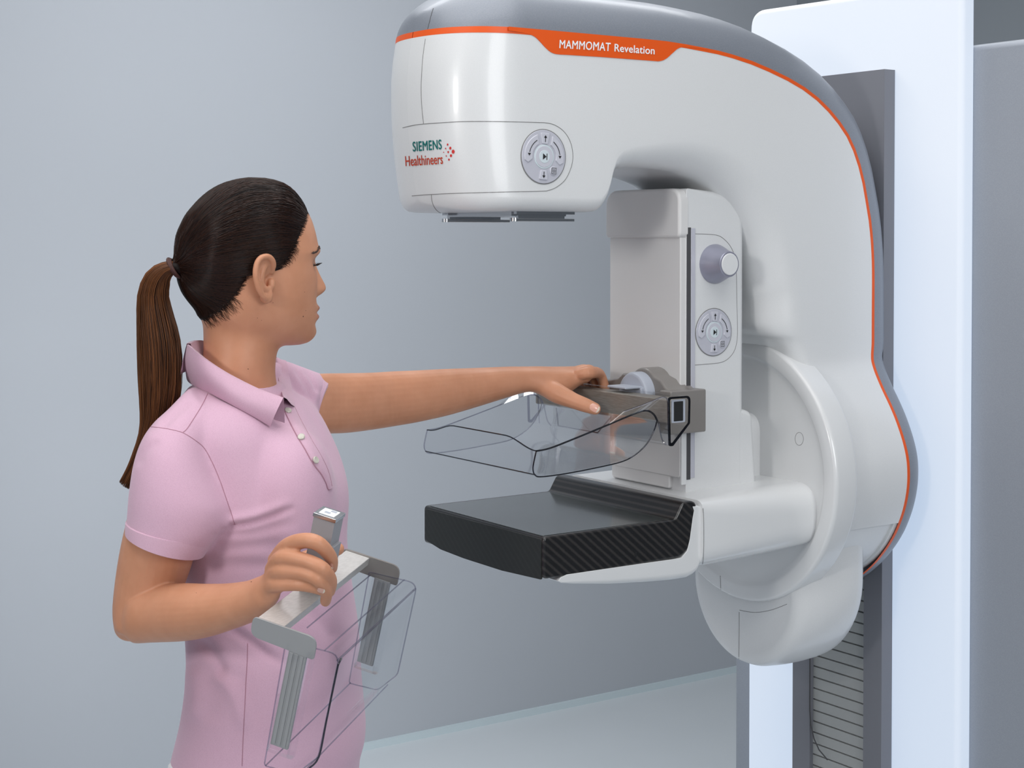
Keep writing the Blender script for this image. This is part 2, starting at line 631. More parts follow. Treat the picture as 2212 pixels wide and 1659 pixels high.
# banner with the machine's name
ban = smooth_path([(1098, 66), (1118, 69), (1138, 72.5), (1154, 79), (1166, 90), (1178, 103), (1190, 113), (1203, 117.2), (1225, 118.6)], 4) + \
    smooth_path([(1300, 123.3), (1405, 131.2), (1424, 132.2), (1438, 127), (1452, 115), (1464, 105), (1477, 102), (1500, 103.5), (1530, 108.5)], 4)
YN = YC - W0
top = []
for p in ban:
    q = onY(p[0], p[1], YN)
    top.append((q.x, q.z))
x0b, x1b = top[0][0], top[-1][0]
zt = lambda x: np.interp(x, [s[0] for s in ST[:40]], [s[1] for s in ST[:40]])
bv = [Vector((x, YN - 0.0009, z)) for x, z in top] + [Vector((x, YN - 0.0009, float(zt(x)))) for x, z in top]
n = len(top)
bv += [Vector((v.x, YN, v.z)) for v in bv[:n]]
bf = [(i, i + 1, n + i + 1, n + i) for i in range(n - 1)] + [(i, 2 * n + i, 2 * n + i + 1, i + 1) for i in range(n - 1)]
banner = mobj('name_banner', (bv, bf), M['orange'])
banner['label'] = 'orange banner with white lettering'
BV_BAN = bvh_of(banner)
lettering('lettering', 'MAMMOMAT', BV_BAN, (1207.5, 103.8), (1318, 110.4), (1208.5, 86.5), M['ink'], banner, bold=0.02, spacing=1.06)
lettering('lettering', 'Revelation', BV_BAN, (1326.5, 111), (1413.5, 117.5), (1327, 95), M['ink'], banner, bold=0.02, spacing=1.03)

# logo on the rounded front of the head
lettering('lettering', 'SIEMENS', BV_HEAD, (892.5, 327), (955, 321.8), (891.5, 306.8), M['teal'], arm_white, bold=0.02, spacing=1.06)
lettering('lettering', 'Healthineers', BV_HEAD, (877, 358.8), (957.5, 353.6), (875.5, 337.5), M['red'], arm_white, bold=0.01, spacing=1.0)
dots = MB()
for x, y, r in ((967.3, 312.2, 2.4), (963, 320.8, 1.7), (973, 320, 3.2), (958.8, 329, 1.3), (968.6, 328.4, 2.4), (979.2, 327.6, 4.4), (964.4, 336.8, 1.7), (974.5, 336.2, 3.2), (970.1, 344.7, 2.4)):
    pts = [on_surface(BV_HEAD, x + r * 0.72 * math.cos(t * PI / 8), y + r * math.sin(t * PI / 8), 0.0006) for t in range(16)]
    dots.add(pts, [list(range(16))])
dots.obj('logo_dots', M['red2'], arm_white, smooth=False)

# panel gaps on the head
for nm, pts in (('panel_gap', [(870, 276), (900, 269.5), (940, 266), (990, 263), (1035, 262.2), (1100, 263), (1160, 264.5), (1180, 265.5), (1198, 270), (1216, 282), (1229, 300), (1236, 322), (1237, 345), (1232, 366), (1221, 388), (1204, 403), (1186, 411), (1168, 413), (1100, 414.5), (1000, 417), (940, 419.5), (890, 423)]),
                ('panel_gap', [(919, 84), (914, 120), (911, 160), (910, 190), (911, 225), (915, 267)]),
                ('panel_gap', [(932, 421), (933, 432), (937, 445), (944, 455), (952, 460)])):
    g = seam(nm, BV_HEAD, pts, M['groove'], arm_white, 0.0006)
seam('panel_gap', BV_BACK, [(936, 18), (931, 35), (926, 55), (921, 74)], M['slot'], arm_back, 0.0006)

# aluminium rails under the head
rails = MB()
zr = 1.634
for y0, xa, xb in ((1.80, 1.245, 1.345), (1.962, 1.235, 1.345)):
    rails.add(*box(xa, xb, y0, y0 + 0.016, zr - 0.0035, zr + 0.001))
    rails.add(*box(xa, xb, y0, y0 + 0.016, zr - 0.0135, zr - 0.0095, 0.001))
    rails.add(*box(xa + 0.008, xb - 0.012, y0 + 0.008, y0 + 0.015, zr - 0.0135, zr + 0.001))
    rails.add(*tube([(xa, y0 + 0.006, zr - 0.0135), (xa, y0 + 0.006, zr - 0.0085)], 0.006, 14))
rails.add(*box(1.243, 1.337, 1.81, 1.97, zr - 0.006, zr + 0.001))
obj('filter_rail', rails.v, rails.f, M['chrome'], MACH, scale=True)


# --- round control pads
def control_pad(cx, cz, y, r, rot, parent):
    """pad on a side wall that faces -Y; u runs to +X, v up"""
    c, s = math.cos(rot), math.sin(rot)

    def to(u, v, a):
        return Vector((cx + u * c + v * s, a, cz - u * s + v * c))
    circ = lambda rad, n=56, u=0, v=0: [((u + rad * math.cos(2 * PI * k / n)) * r, (v + rad * math.sin(2 * PI * k / n)) * r) for k in range(n)]
    pad = mobj('control_pad', slab(circ(1.0), y + 0.002, y - 0.0016, to, 0, 0.001), M['pad'], parent)
    y1 = y - 0.0016
    rim = MB()
    rim.add(*tube([to(1.012 * r * math.cos(t * PI / 40), 1.012 * r * math.sin(t * PI / 40), y - 0.0004) for t in range(81)], 0.0007, 5))
    obj('pad_rim', rim.v, rim.f, M['groove'], pad, scale=True)

    def btn(pts, rr, hgt=0.0016):
        pts = [(u * r, v * r) for u, v in pts]
        return mobj('button', slab(round_poly(pts, rr * r), y1 + 0.0004, y1 - hgt, to, 0, 0.0008), M['button'], pad)
    btn([(-0.2, 0.88), (0.2, 0.88), (0.13, 0.47), (-0.13, 0.47)], 0.05)
    btn([(-0.13, -0.5), (0.13, -0.5), (0.2, -0.86), (-0.2, -0.86)], 0.05)
    for sg in (-1, 1):
        arc = [(0.9 * math.cos(math.radians(a)) * sg, 0.86 * math.sin(math.radians(a))) for a in range(-12, 69, 8)]
        inn = [(0.54 * math.cos(math.radians(a)) * sg, 0.52 * math.sin(math.radians(a))) for a in range(60, -13, -8)]
        tip = [(0.72 * sg, -0.26)]
        btn(arc + inn + tip, 0.03)
    rg = MB()
    rg.add(*slab(circ(0.45), y1 + 0.0004, y1 - 0.0008, to, 0, 0.0005))
    obj('button_ring', rg.v, rg.f, M['ring'], pad, scale=True)
    mobj('button', slab(circ(0.4), y1, y1 - 0.0014, to, 0, 0.0006), M['button'], pad)
    mobj('button_light', slab(circ(0.24), y1, y1 - 0.0018, to, 0, 0.0004), M['ring'], pad)
    btn([(u / r, v / r) for u, v in circ(0.17, 28, 0.45, -0.5)], 0, 0.0016)
    ys = y1 - 0.0021
    S = MB()

    def poly(pts):
        S.add([to(u * r, v * r, ys) for u, v in pts], [list(range(len(pts)))])

    def line(pts, wd=0.014):
        for (a, b), (c2, d) in zip(pts[:-1], pts[1:]):
            L = math.hypot(c2 - a, d - b)
            nx, ny = -(d - b) / L * wd, (c2 - a) / L * wd
            poly([(a + nx, b + ny), (c2 + nx, d + ny), (c2 - nx, d - ny), (a - nx, b - ny)])
    line([(0, 0.54), (0, 0.74)])
    poly([(-0.07, 0.7), (0, 0.8), (0.07, 0.7)])
    line([(0, -0.56), (0, -0.74)])
    poly([(-0.07, -0.7), (0, -0.8), (0.07, -0.7)])
    for sg in (-1, 1):
        ar = [(0.7 * math.cos(math.radians(a)) * sg, 0.68 * math.sin(math.radians(a))) for a in range(58, 4, -6)]
        line(ar)
        poly([(0.63 * sg, 0.08), (0.77 * sg, 0.08), (0.7 * sg, -0.02)])
    poly([(-0.08, 0.12), (-0.08, -0.12), (0.08, 0)])
    line([(0.1, 0.12), (0.1, -0.12)], 0.016)
    u0, v0 = 0.45, -0.5
    line([(u0 - .1, v0 + .11), (u0 + .1, v0 + .11), (u0 + .1, v0 - .11), (u0 - .1, v0 - .11), (u0 - .1, v0 + .11)], 0.009)
    line([(u0 + .04 * math.cos(t * PI / 5), v0 + .04 * math.sin(t * PI / 5)) for t in range(11)], 0.008)
    for t in range(8):
        a = t * PI / 4 + 0.2
        line([(u0 + .06 * math.cos(a), v0 + .06 * math.sin(a)), (u0 + .085 * math.cos(a), v0 + .085 * math.sin(a))], 0.007)
    obj('button_symbols', S.v, S.f, M['black'], pad, scale=True, smooth=False)
    return pad


q = onY(1173.5, 338.5, YN)
control_pad(q.x, q.z, YN, 0.0372, math.radians(3), MACH)

# --- compression column
YB = 1.815                        # its near side
YE = 1.992
colp = round_poly([(1.566, 1.19), (1.686, 1.19), (1.686, 1.665), (1.566, 1.672)], [0, 0, 0.085, 0.004], 10)
column = mobj('column_body', slab(colp, YB, YE, XZ, [0.012 if p[0] > 1.58 else 0.001 for p in colp], [0.012 if p[0] > 1.58 else 0.001 for p in colp]), M['white'])
BV_COL = bvh_of(column)
mobj('column_front_cover', slab(round_poly([(YB + .002, 1.235), (YE - .003, 1.235), (YE - .003, 1.60), (YB + .002, 1.60)], 0.006), 1.566, 1.556, YZ, 0, 0.002), M['white_front'])
capo = round_poly([(YB - .001, 1.597), (YE + .003, 1.597), (YE + .003, 1.672), (YB - .001, 1.672)], [0.009, 0.009, 0.028, 0.022], 6)
mobj('column_cap', slab(capo, 1.568, 1.551, YZ, 0, 0.005), M['white_front'])
mobj('column_lower_cover', slab(round_poly([(YB + .03, 1.215), (YE - .004, 1.215), (YE - .004, 1.34), (YB + .03, 1.34)], .006), 1.566, 1.559, YZ, 0, 0.003), M['white_front'])
# guide slot along the near front edge
mobj('guide_slot', box(1.5665, 1.5745, YB - 0.0006, YB + 0.003, 1.232, 1.613), M['slot'])
mobj('guide_strip', box(1.5745, 1.583, YB - 0.0012, YB + 0.003, 1.234, 1.612, 0.001), M['pad'])
mobj('guide_strip', box(1.5565, 1.5665, YB - 0.0012, YB + 0.003, 1.225, 1.308, 0.001), M['white_gloss'])
seam('panel_gap', BV_COL, [(1487, 505), (1520, 505.5), (1548, 508), (1562, 515), (1577, 531), (1587, 555), (1590.5, 590), (1591.5, 650), (1593, 700), (1592, 735), (1585, 760), (1570, 777), (1552, 784), (1520, 787), (1488, 789.5)], M['groove'], column, 0.0005)
seam('panel_gap', BV_COL, [(1486.5, 506), (1487.3, 600), (1488.2, 700), (1488.5, 789)], M['groove'], column, 0.0004, 14)
# knob
q = onY(1543, 570, YB)
kn = []
for a, r in ((0.0, .030), (-.003, .0303), (-.012, .027), (-.022, .0225), (-.03, .02), (-.0335, .0195), (-.0345, .0185)):
    kn.append([Vector((q.x + r * math.cos(t * PI / 20), YB + a, q.z + r * math.sin(t * PI / 20))) for t in range(40)])
knob = mobj('rotary_knob', loft(kn), M['knob'])
cp = [[Vector((q.x + r * math.cos(t * PI / 20), YB + a, q.z + r * math.sin(t * PI / 20))) for t in range(40)] for a, r in ((-.033, .0165), (-.0352, .0165), (-.036, .0155))]
mobj('knob_cap', loft(cp), M['white_gloss'], knob)
q = onY(1541, 717.5, YB)
control_pad(q.x, q.z, YB, 0.0358, math.radians(1.5), column)

# --- rotating disc and support arm
disc = []
for x, r in ((1.765, 0.0), (1.765, 0.05), (1.765, 0.1), (1.765, 0.175), (1.763, 0.184), (1.757, 0.19), (1.757, 0.2085), (1.760, 0.2125), (1.766, 0.214), (1.80, 0.214), (1.806, 0.211)):
    disc.append([Vector((x, YC + r * math.cos(t * PI / 48), 1.222 + r * math.sin(t * PI / 48))) for t in range(96)])
discob = mobj('rotation_disc', loft(disc, cap0=False), M['white_gloss'], sharp=60)
BV_DISC = bvh_of(discob)
seam('panel_gap', BV_DISC, [(1726.5 + 9 * math.cos(t * PI / 8), 948 + 14 * math.sin(t * PI / 8)) for t in range(17)], M['groove'], discob, 0.0004, 3)
# neck joining column and disc
neck = round_poly([(1.66, 1.18), (1.716, 1.18), (1.704, 1.326), (1.66, 1.34)], [0, 0, .016, 0], 6)
mobj('column_neck', slab(neck, YB + .0005, YE - .0005, XZ, .009, .009), M['white'])
mobj('column_neck', slab(round_poly([(YB + .05, 1.18), (YE - .05, 1.18), (YE - .05, 1.315), (YB + .05, 1.315)], 0.03, 8), 1.69, 1.77, YZ, 0, 0), M['white'])
# support arm: rounded beam along X
secs2 = []
for x, zb, ztp, y0, y1, rt, rb in ((1.536, 1.113, 1.2125, 1.742, 2.068, .016, .03), (1.56, 1.112, 1.2135, 1.7405, 2.069, .022, .034), (1.62, 1.113, 1.216, 1.7385, 2.07, .032, .04), (1.70, 1.116, 1.217, 1.738, 2.071, .04, .042), (1.775, 1.12, 1.216, 1.738, 2.071, .042, .042)):
    secs2.append([Vector((x, u, v)) for u, v in round_poly([(y0, zb), (y1, zb), (y1, ztp), (y0, ztp)], [rb, rb, rt, rt], 8)])
sarm = mobj('support_arm', loft(secs2), M['white_gloss'], sharp=50)
seam('panel_gap', bvh_of(sarm), [(1518.5, 1098), (1520, 1130), (1520, 1180), (1518, 1215), (1514, 1234), (1506, 1243)], M['groove'], sarm, 0.0006)

# --- cradle and carbon detector housing
YP0, YP1 = 1.748, 2.062


def flat(pxs, Y):
    return [(v.x, v.z) for v in (onY(a, b, Y) for a, b in pxs)]


cr = flat([(1206, 1255), (1212, 1247), (1224, 1241), (1300, 1230), (1400, 1215.5), (1455, 1208), (1472, 1205), (1484, 1190), (1490, 1165), (1496, 1120), (1499, 1103), (1496, 1094), (1507, 1092), (1514, 1094), (1517, 1106), (1518, 1150), (1517, 1195), (1514.5, 1218), (1509, 1233), (1500, 1243), (1487, 1250), (1450, 1255.5), (1390, 1260), (1320, 1263), (1240, 1262), (1212, 1259)], YP0)
rad = [0.0006] * 12 + [0.003] * 5 + [0.006, 0.008, 0.010, 0.011, 0.011, 0.010, 0.008, 0.005, 0.0015]
mobj('detector_cradle', slab(cr, YP0 - 0.0005, YP1, XZ, rad, rad), M['white_gloss'], sharp=50)
plate = round_poly([(1.2535, 1.1315), (1.29, 1.1305), (1.50, 1.1335), (1.528, 1.155), (1.530, 1.2135), (1.503, 1.2135), (1.488, 1.1895), (1.2535, 1.1890)], [0.007, 0.02, 0.03, 0.02, 0.012, 0.009, 0.009, 0.007], 5)
plate = [(lerp(1.2535, u, 1.0), v) for u, v in plate]
det = mobj('detector_housing', slab(plate, YP0, YP1, XZ, [0.0035] * len(plate), [0.0035] * len(plate), 5), M['carbon'], sharp=30)
det['label'] = 'black woven carbon housing'
mobj('detector_top', slab(round_poly([(1.2575, YP0 + .008), (1.487, YP0 + .008), (1.487, YP1 - .01), (1.2575, YP1 - .01)], .004), 1.1888, 1.1897, lambda u, v, a: Vector((u, v, a)), 0, 0.0004), M['carbon_top'], det)['label'] = 'smooth slate grey top plate'
mobj('detector_front', slab(round_poly([(YP0 + .004, 1.1305), (YP0 + .10, 1.1262), (YP0 + .20, 1.1268), (YP1 - .05, 1.1295), (YP1 - .006, 1.137), (YP1 - .006, 1.185), (YP0 + .004, 1.186)], [.003, .05, .05, .03, .01, .006, .003]), 1.2545, 1.2522, YZ, 0, 0.0006), M['carbon_front'], det)
BV_DET = bvh_of(det)
sl = MB()
q = on_surface(BV_DET, 1373, 1199, 0.0004)
if q is not None:
    for o_, r_ in ((0, 0.0042), (0.0002, 0.0026)):
        sl.add([q + Vector((r_ * .5 * math.cos(t * PI / 8), -o_, r_ * math.sin(t * PI / 8) * 1.3)) for t in range(16)], [list(range(16))])
    obj('latch_hole', sl.v, sl.f, M['black'], det)

# --- lower carriage below the disc
lc = []
for x, hw, zb in ((1.769, .098, .932), (1.7675, .108, .922), (1.768, .113, .914), (1.77, .119, .9075), (1.774, .126, .903), (1.785, .136, .8985), (1.81, .147, .8965), (1.84, .155, .8965), (1.865, .157, .898), (1.88, .154, .9), (1.888, .148, .905)):
    l = [Vector((x, YC + hw, 1.13)), Vector((x, YC + hw, 1.09))]
    zc = zb + hw
    l += [Vector((x, YC + hw * math.cos(t * PI / 36), zc - hw * math.sin(t * PI / 36))) for t in range(37)]
    l += [Vector((x, YC - hw, 1.09)), Vector((x, YC - hw, 1.13))]
    lc.append(l)
carr = mobj('lower_carriage', loft(lc), M['white'], sharp=60)
BV_CAR = bvh_of(carr)
seam('panel_gap', BV_CAR, [(1597, 1322), (1597, 1360), (1596.5, 1400), (1596, 1441)], M['groove'], carr, 0.0006, 10)
seam('panel_gap', BV_CAR, [(1597.5, 1318), (1630, 1323), (1665, 1318), (1700, 1305)], M['groove'], carr, 0.0005)
seam('panel_gap', BV_DISC, [(1556, 1244), (1557, 1270), (1559, 1300), (1561, 1312)], M['groove'], discob, 0.0006)

# --- stand: cabinet, light panel, cover plate, bellows
mobj('cabinet', slab(round_poly([(1.42, ZF), (2.217, ZF), (2.217, 1.905), (1.42, 1.905)], [0, 0, .02, .02], 6), 2.5, 2.033, YZ, .01, .012), M['cabinet'], sharp=60)
mobj('light_panel', slab(round_poly([(1.662, ZF + .02), (2.149, ZF + .02), (2.149, 2.012), (1.662, 2.004)], [.02, .02, .035, .03], 8), 2.034, 2.004, YZ, .004, .010), M['glow'], sharp=60)['label'] = 'glowing white and blue light panel'
z0, z1 = 0.74, 1.874
pl = MB()
for ya, yb in ((1.799, 1.839), (1.963, 2.005)):
    pl.add(*box(1.978, 2.003, ya, yb, ZF + .02, z1, 0))
pl.add(*box(1.978, 2.003, 1.839, 1.963, 1.45, z1, 0))
pl.add(*box(1.978, 2.003, 1.839, 1.963, ZF + .02, z0 - .07, 0))
obj('cover_plate', pl.v, pl.f, M['plate'], MACH, scale=True, smooth=False)
bl = []
zz = z0 - .08
while zz < 1.46:
    for dz, dx in ((0, 0), (.0165, .0), (.0172, .004), (.0186, .004), (.0193, 0)):
        bl.append((zz + dz, 1.986 + dx))
    zz += 0.0193
v, f = [], []
for z, x in bl:
    v += [Vector((x, 1.838, z)), Vector((x, 1.964, z))]
f = [(2 * i, 2 * i + 1, 2 * i + 3, 2 * i + 2) for i in range(len(bl) - 1)]
bell = mobj('bellows', (v, f), M['bellows'], smooth=False)
gap = MB()
gap.add(*tube([Vector((1.9775, 1.9625, 1.1)), Vector((1.9775, 1.9625, .775)), Vector((1.9775, 1.960, .75)), Vector((1.9775, 1.952, .728)), Vector((1.9775, 1.94, .712)), Vector((1.9775, 1.92, .70))], 0.0012, 5))
obj('panel_gap', gap.v, gap.f, M['slot'], MACH, scale=True)

# --- compression bracket on the column front
br = []
zt0, zb0 = 1.368, 1.318
prof = [(1.794, zb0), (YE + .004, zb0), (YE + .004, zt0 + .004), (YE - .03, zt0 + .006)]
ctr, R = 1.868, .036
prof += [(ctr + .062, zt0 + .012), (ctr + .05, zt0 + .02)]
prof += [(ctr + R * math.cos(a), zt0 - .004 + R * math.sin(a)) for a in np.linspace(0.75, PI - 0.75, 9)]
prof += [(ctr - .042, zt0 + .016), (ctr - .052, zt0 + .007), (ctr - .062, zt0 + .002), (1.794, zt0 + .0006)]
mobj('paddle_bracket', slab(prof, 1.574, 1.525, YZ, 0, .004), M['bracket'], sharp=50)
dd = [[Vector((x, ctr + .004 + r * math.cos(t * PI / 24), zt0 - .008 + r * math.sin(t * PI / 24))) for t in range(48)] for x, r in ((1.53, .034), (1.512, .034), (1.508, .032), (1.506, .028))]
mobj('bracket_dial', loft(dd), M['hub_grey'])
mobj('bracket_latch', box(1.502, 1.53, ctr - .024, ctr + .024, zt0 - .02, zt0 + .0045, .002), M['hub_grey'])
mobj('latch_lid', box(1.474, 1.512, ctr - .022, ctr + .022, 1.3712, 1.3745, .0012), M['hub_grey'])
mobj('bracket_end', box(1.515, 1.585, 1.7905, YB + .002, 1.306, 1.3705, .003), M['bracket'])


# ------------------------------------------------------------------ clear paddles
def shell(m, pts, faces, th, dirv=None):
    """give a polygon sheet a thickness along dirv"""
    pts = [Vector(p) for p in pts]
    n = len(pts)
    d = Vector(dirv).normalized() * th
    v = pts + [p + d for p in pts]
    f = [list(q) for q in faces] + [[i + n for i in q[::-1]] for q in faces]
    cnt = {}
    for q in faces:
        for i in range(len(q)):
            e = (q[i], q[(i + 1) % len(q)])
            cnt[tuple(sorted(e))] = cnt.get(tuple(sorted(e)), []) + [e]
    for k_, l in cnt.items():
        if len(l) == 1:
            a, b = l[0]
            f.append([a, a + n, b + n, b])
    m.add(v, f)


pb = m2w((1.44, 1.9, 1.34))
PAD1 = empty('compression_paddle', (pb.x, pb.y, pb.z), 'clear plastic compression paddle mounted on the machine above the black plate', 'medical paddle')
YA, YZ_ = 1.745, 2.030
prof = smooth_path([(1.240, 1.3085), (1.2365, 1.296), (1.2345, 1.284), (1.2385, 1.2755), (1.25, 1.2727), (1.29, 1.2735), (1.34, 1.277), (1.385, 1.2815), (1.41, 1.289), (1.432, 1.303), (1.446, 1.321), (1.452, 1.336)], 5)
th = 0.0022
tray = MB()
n = len(prof)
rows = []
for y in np.linspace(YA, YZ_, 5):
    rows.append([Vector((p[0], y, p[1])) for p in prof])
inner = []
for i, p in enumerate(prof):
    t = prof[min(i + 1, n - 1)] - prof[max(i - 1, 0)]
    t = t / np.linalg.norm(t)
    inner.append((p[0] - t[1] * th, p[1] + t[0] * th))


def rise(y):
    return .0135 * sstep(YA + .004, YA + .075, y) * (1 - sstep(YZ_ - .075, YZ_ - .004, y))


ysamp = np.linspace(YA, YZ_, 28)
for l in ([tuple(p) for p in prof], inner):
    loops = []
    for y in ysamp:
        row = [Vector((l[0][0] + .0012, y, l[0][1] + rise(y)))] if rise(y) > 1e-5 else [Vector((l[0][0], y, l[0][1]))]
        loops.append(row + [Vector((p[0], y, p[1])) for p in l])
    v, f = loft(loops, closed=False)
    tray.add(v, f)
# side walls
topl = smooth_path([(1.240, 1.3085), (1.262, 1.3105), (1.30, 1.3195), (1.36, 1.335), (1.405, 1.347), (1.426, 1.3515), (1.438, 1.350), (1.447, 1.344), (1.452, 1.336)], 4)
for y, s in ((YA, 1), (YZ_ - th, 1)):
    loop = [Vector((p[0], y, p[1])) for p in topl] + [Vector((p[0], y, p[1])) for p in prof[::-1][1:-1]]
    shell(tray, loop, [list(range(len(loop)))], th, (0, s, 0))
tr1 = obj('paddle_tray', tray.v, tray.f, M['clear'], PAD1, scale=True)
for y, mm, rr in ((YA + .001, M['clear_dark'], .0014), (YZ_ - .001, M['clear_edge'], .001)):
    mobj('tray_rim', tube([Vector((p[0], y, p[1])) for p in topl], rr, 6), mm, tr1)
    mobj('tray_edge', tube([Vector((p[0], y, p[1])) for p in prof], 0.0010, 6), M['clear_dark'] if y < 1.9 else M['clear_edge'], tr1)
mobj('tray_rim', tube([Vector((1.2405, y, 1.3085 + rise(y))) for y in ysamp], 0.001, 6), M['clear_dark'], tr1)
mobj('tray_edge', tube([Vector((1.2375, YA, 1.2765)), Vector((1.2375, YZ_, 1.2765))], 0.0009, 6), M['clear_dark'], tr1)
# sheath round the bar
BY0, BY1 = 1.729, 2.078
sh = round_poly([(1.460, 1.300), (1.468, 1.300), (1.4995, 1.3305), (1.5005, 1.3705), (1.458, 1.3705)], [.004, .004, .004, .008, .006], 4)
shi = round_poly([(1.4635, 1.3045), (1.467, 1.3045), (1.4965, 1.3315), (1.4975, 1.3675), (1.4615, 1.3675)], [.003, .003, .003, .006, .004], 4)
v, f = loft([[Vector((p[0], y, p[1])) for p in sh] for y in (BY0, BY1)], cap0=False, cap1=False)
sheath = obj('bar_sheath', v, f, M['clear'], PAD1, scale=True)
ns = len(sh)
for y in (BY0, BY1):
    ring = MB()
    v = [Vector((p[0], y, p[1])) for p in sh] + [Vector((p[0], y, p[1])) for p in shi]
    v += [p + Vector((0, .0015, 0)) for p in v]
    f = []
    for i in range(ns):
        j = (i + 1) % ns
        f += [(i, j, ns + j, ns + i), (2 * ns + i, 3 * ns + i, 3 * ns + j, 2 * ns + j), (i, 2 * ns + i, 2 * ns + j, j), (ns + i, ns + j, 3 * ns + j, 3 * ns + i)]
    ring.add(v, f)
    obj('sheath_rim', ring.v, ring.f, M['clear_dark'] if y < 1.9 else M['clear_edge'], sheath, scale=True)
# steel bar inside
bar = mobj('mounting_bar', box(1.4655, 1.495, BY0 + .004, BY1 - .012, 1.3315, 1.3655, .002), M['bar'], PAD1)
mobj('bar_end', box(1.4715, 1.489, BY0 + .0025, BY0 + .0045, 1.3345, 1.363, .001), M['black'], bar)
mobj('bar_end_frame', slab(round_poly([(1.4675, 1.3325), (1.493, 1.3325), (1.493, 1.3655), (1.4675, 1.3655)], .002), BY0 + .0045, BY0 + .0032, XZ, 0, 0), M['hub_grey'], bar)
# flap between sheath and tray at the near and far corners
for y in (YA, YZ_ - .004):
    A_ = smooth_path([(1.36, y, 1.335), (1.405, y, 1.347), (1.426, y, 1.3515), (1.438, y, 1.350), (1.447, y, 1.344), (1.4525, y, 1.335), (1.4565, y, 1.322), (1.4605, y, 1.308), (1.463, y - .006, 1.301)], 3)
    yy = BY0 if y < 1.9 else BY1 - .03
    B_ = smooth_path([(1.395, y + .006, 1.352), (1.425, yy + .008, 1.363), (1.447, yy + .003, 1.3705), (1.453, yy, 1.3705), (1.457, yy, 1.366), (1.4575, yy, 1.355), (1.458, yy, 1.34), (1.459, yy, 1.32), (1.460, yy, 1.302)], 3)
    v, f = loft([[Vector(p) for p in A_], [Vector(p) for p in B_]], closed=False)
    fo = mobj('paddle_flap', (v, f), M['clear'], PAD1)
    mobj('flap_edge', tube(A_[6:], 0.0011, 5), M['clear_edge'], fo)
    mobj('flap_edge', tube(B_, 0.0012, 5), M['clear_edge'], fo)
# clear tongue under the bar
tg = MB()
tgp = [(1.459, 1.86, 1.331), (1.459, 2.0, 1.331), (1.452, 1.985, 1.305), (1.452, 1.885, 1.304)]
shell(tg, tgp, [[0, 1, 2, 3]], .002, (-1, 0, 0))
to_ = obj('paddle_tongue', tg.v, tg.f, M['clear'], PAD1, scale=True)
te = MB()
te.add(*tube([tgp[1], tgp[2], tgp[3], tgp[0]], .0011, 5))
obj('tongue_edge', te.v, te.f, M['clear_edge'], to_, scale=True)

# ------------------------------------------------------------------ paddle in the hand
QH = P(556, 1333, 1.80)


def vec(lat, dep, z):
    return RT * lat + VH * dep + Vector((0, 0, 1)) * z


E1 = vec(.285, .95, .105).normalized()
E2 = vec(.93, -.26, -.25)
E2 = (E2 - E1 * E2.dot(E1)).normalized()
E3 = E1.cross(E2)
if E3.z > 0:
    E3 = -E3


def H3(a, b, c):
    return QH + E1 * a + E2 * b + E3 * c


def hbox(a0, a1, b0, b1, c0, c1, r=0.0):
    to = lambda u, v, a: H3(a, u, v)
    pl_ = [(b0, c0), (b1, c0), (b1, c1), (b0, c1)]
    if r:
        pl_ = round_poly(pl_, r, 4)
    return slab(pl_, a0, a1, to, r * .6, r * .6, 2)


LEN = 0.262
hb = H3(.13, .04, .09)
PAD2 = empty('compression_paddle', (hb.x, hb.y, hb.z), 'clear plastic paddle with steel crossbar and grip post carried by the person', 'medical paddle')
cb = MB()
cb.add(*hbox(0, LEN, 0, .0335, .001, .011, .0008))
cbo = cb.obj('crossbar', M['steel'], PAD2)
for a0 in (-.003, LEN):
    bk = round_poly([(-.004, -.0005), (.077, -.0005), (.077, .026), (-.004, .023)], [.006, .020, .003, .013], 6)
    v, f = slab(bk, a0, a0 + .003, lambda u, v, a: H3(a, u, v), .0004, .0004, 2)
    obj('end_bracket', v, f, M['bracket_near'] if a0 < 0 else M['bracket'], PAD2)
# grip post
pa0, pa1, pb0, pb1 = .108, .136, .003, .031
gp = MB()
gp.add(*hbox(pa0, pa1, pb0, pb1, -.094, .002, .002))
gpo = gp.obj('grip_post', M['steel_dark'], PAD2)
cap = MB()
cap.add(*hbox(pa0 - .001, pa1 + .001, pb0 - .001, pb1 + .001, -.0975, -.0925, .001))
cap.obj('post_cap', M['chrome'], gpo)
st = MB()
st.add(*hbox(pa0 + .004, pa1 - .004, pb0 + .004, pb1 - .004, -.0979, -.0974))
sto = st.obj('sticker', M['paper'], gpo)
st = MB()
st.add(*hbox(pa0 + .009, pa0 + .014, pb0 + .009, pb0 + .016, -.0982, -.0979))
st.add(*hbox(pa0 + .017, pa0 + .022, pb0 + .014, pb0 + .021, -.0982, -.0979))
st.obj('sticker_mark', M['hub_grey'], gpo)
wd = MB()
wd.add(*hbox(pa0 + .002, pa1 - .002, pb1 - .001, pb1 + .004, -.062, .002, .001))
wd.obj('post_wedge', M['steel_dark'], gpo)
# clear tray
C0, C1, B0, B1 = .016, .170, .038, .104
ht = MB()
side = round_poly([(B0, C0 + .002), (B1, C0 - .004), (B1, C1 - .03), (B1 - .022, C1), (B0 + .004, C1 + .004)], [.003, .012, .018, .012, .004], 5)
for a in (.0035, LEN - .0055):
    shell(ht, [H3(a, u, v) for u, v in side], [list(range(len(side)))], .002, E1)
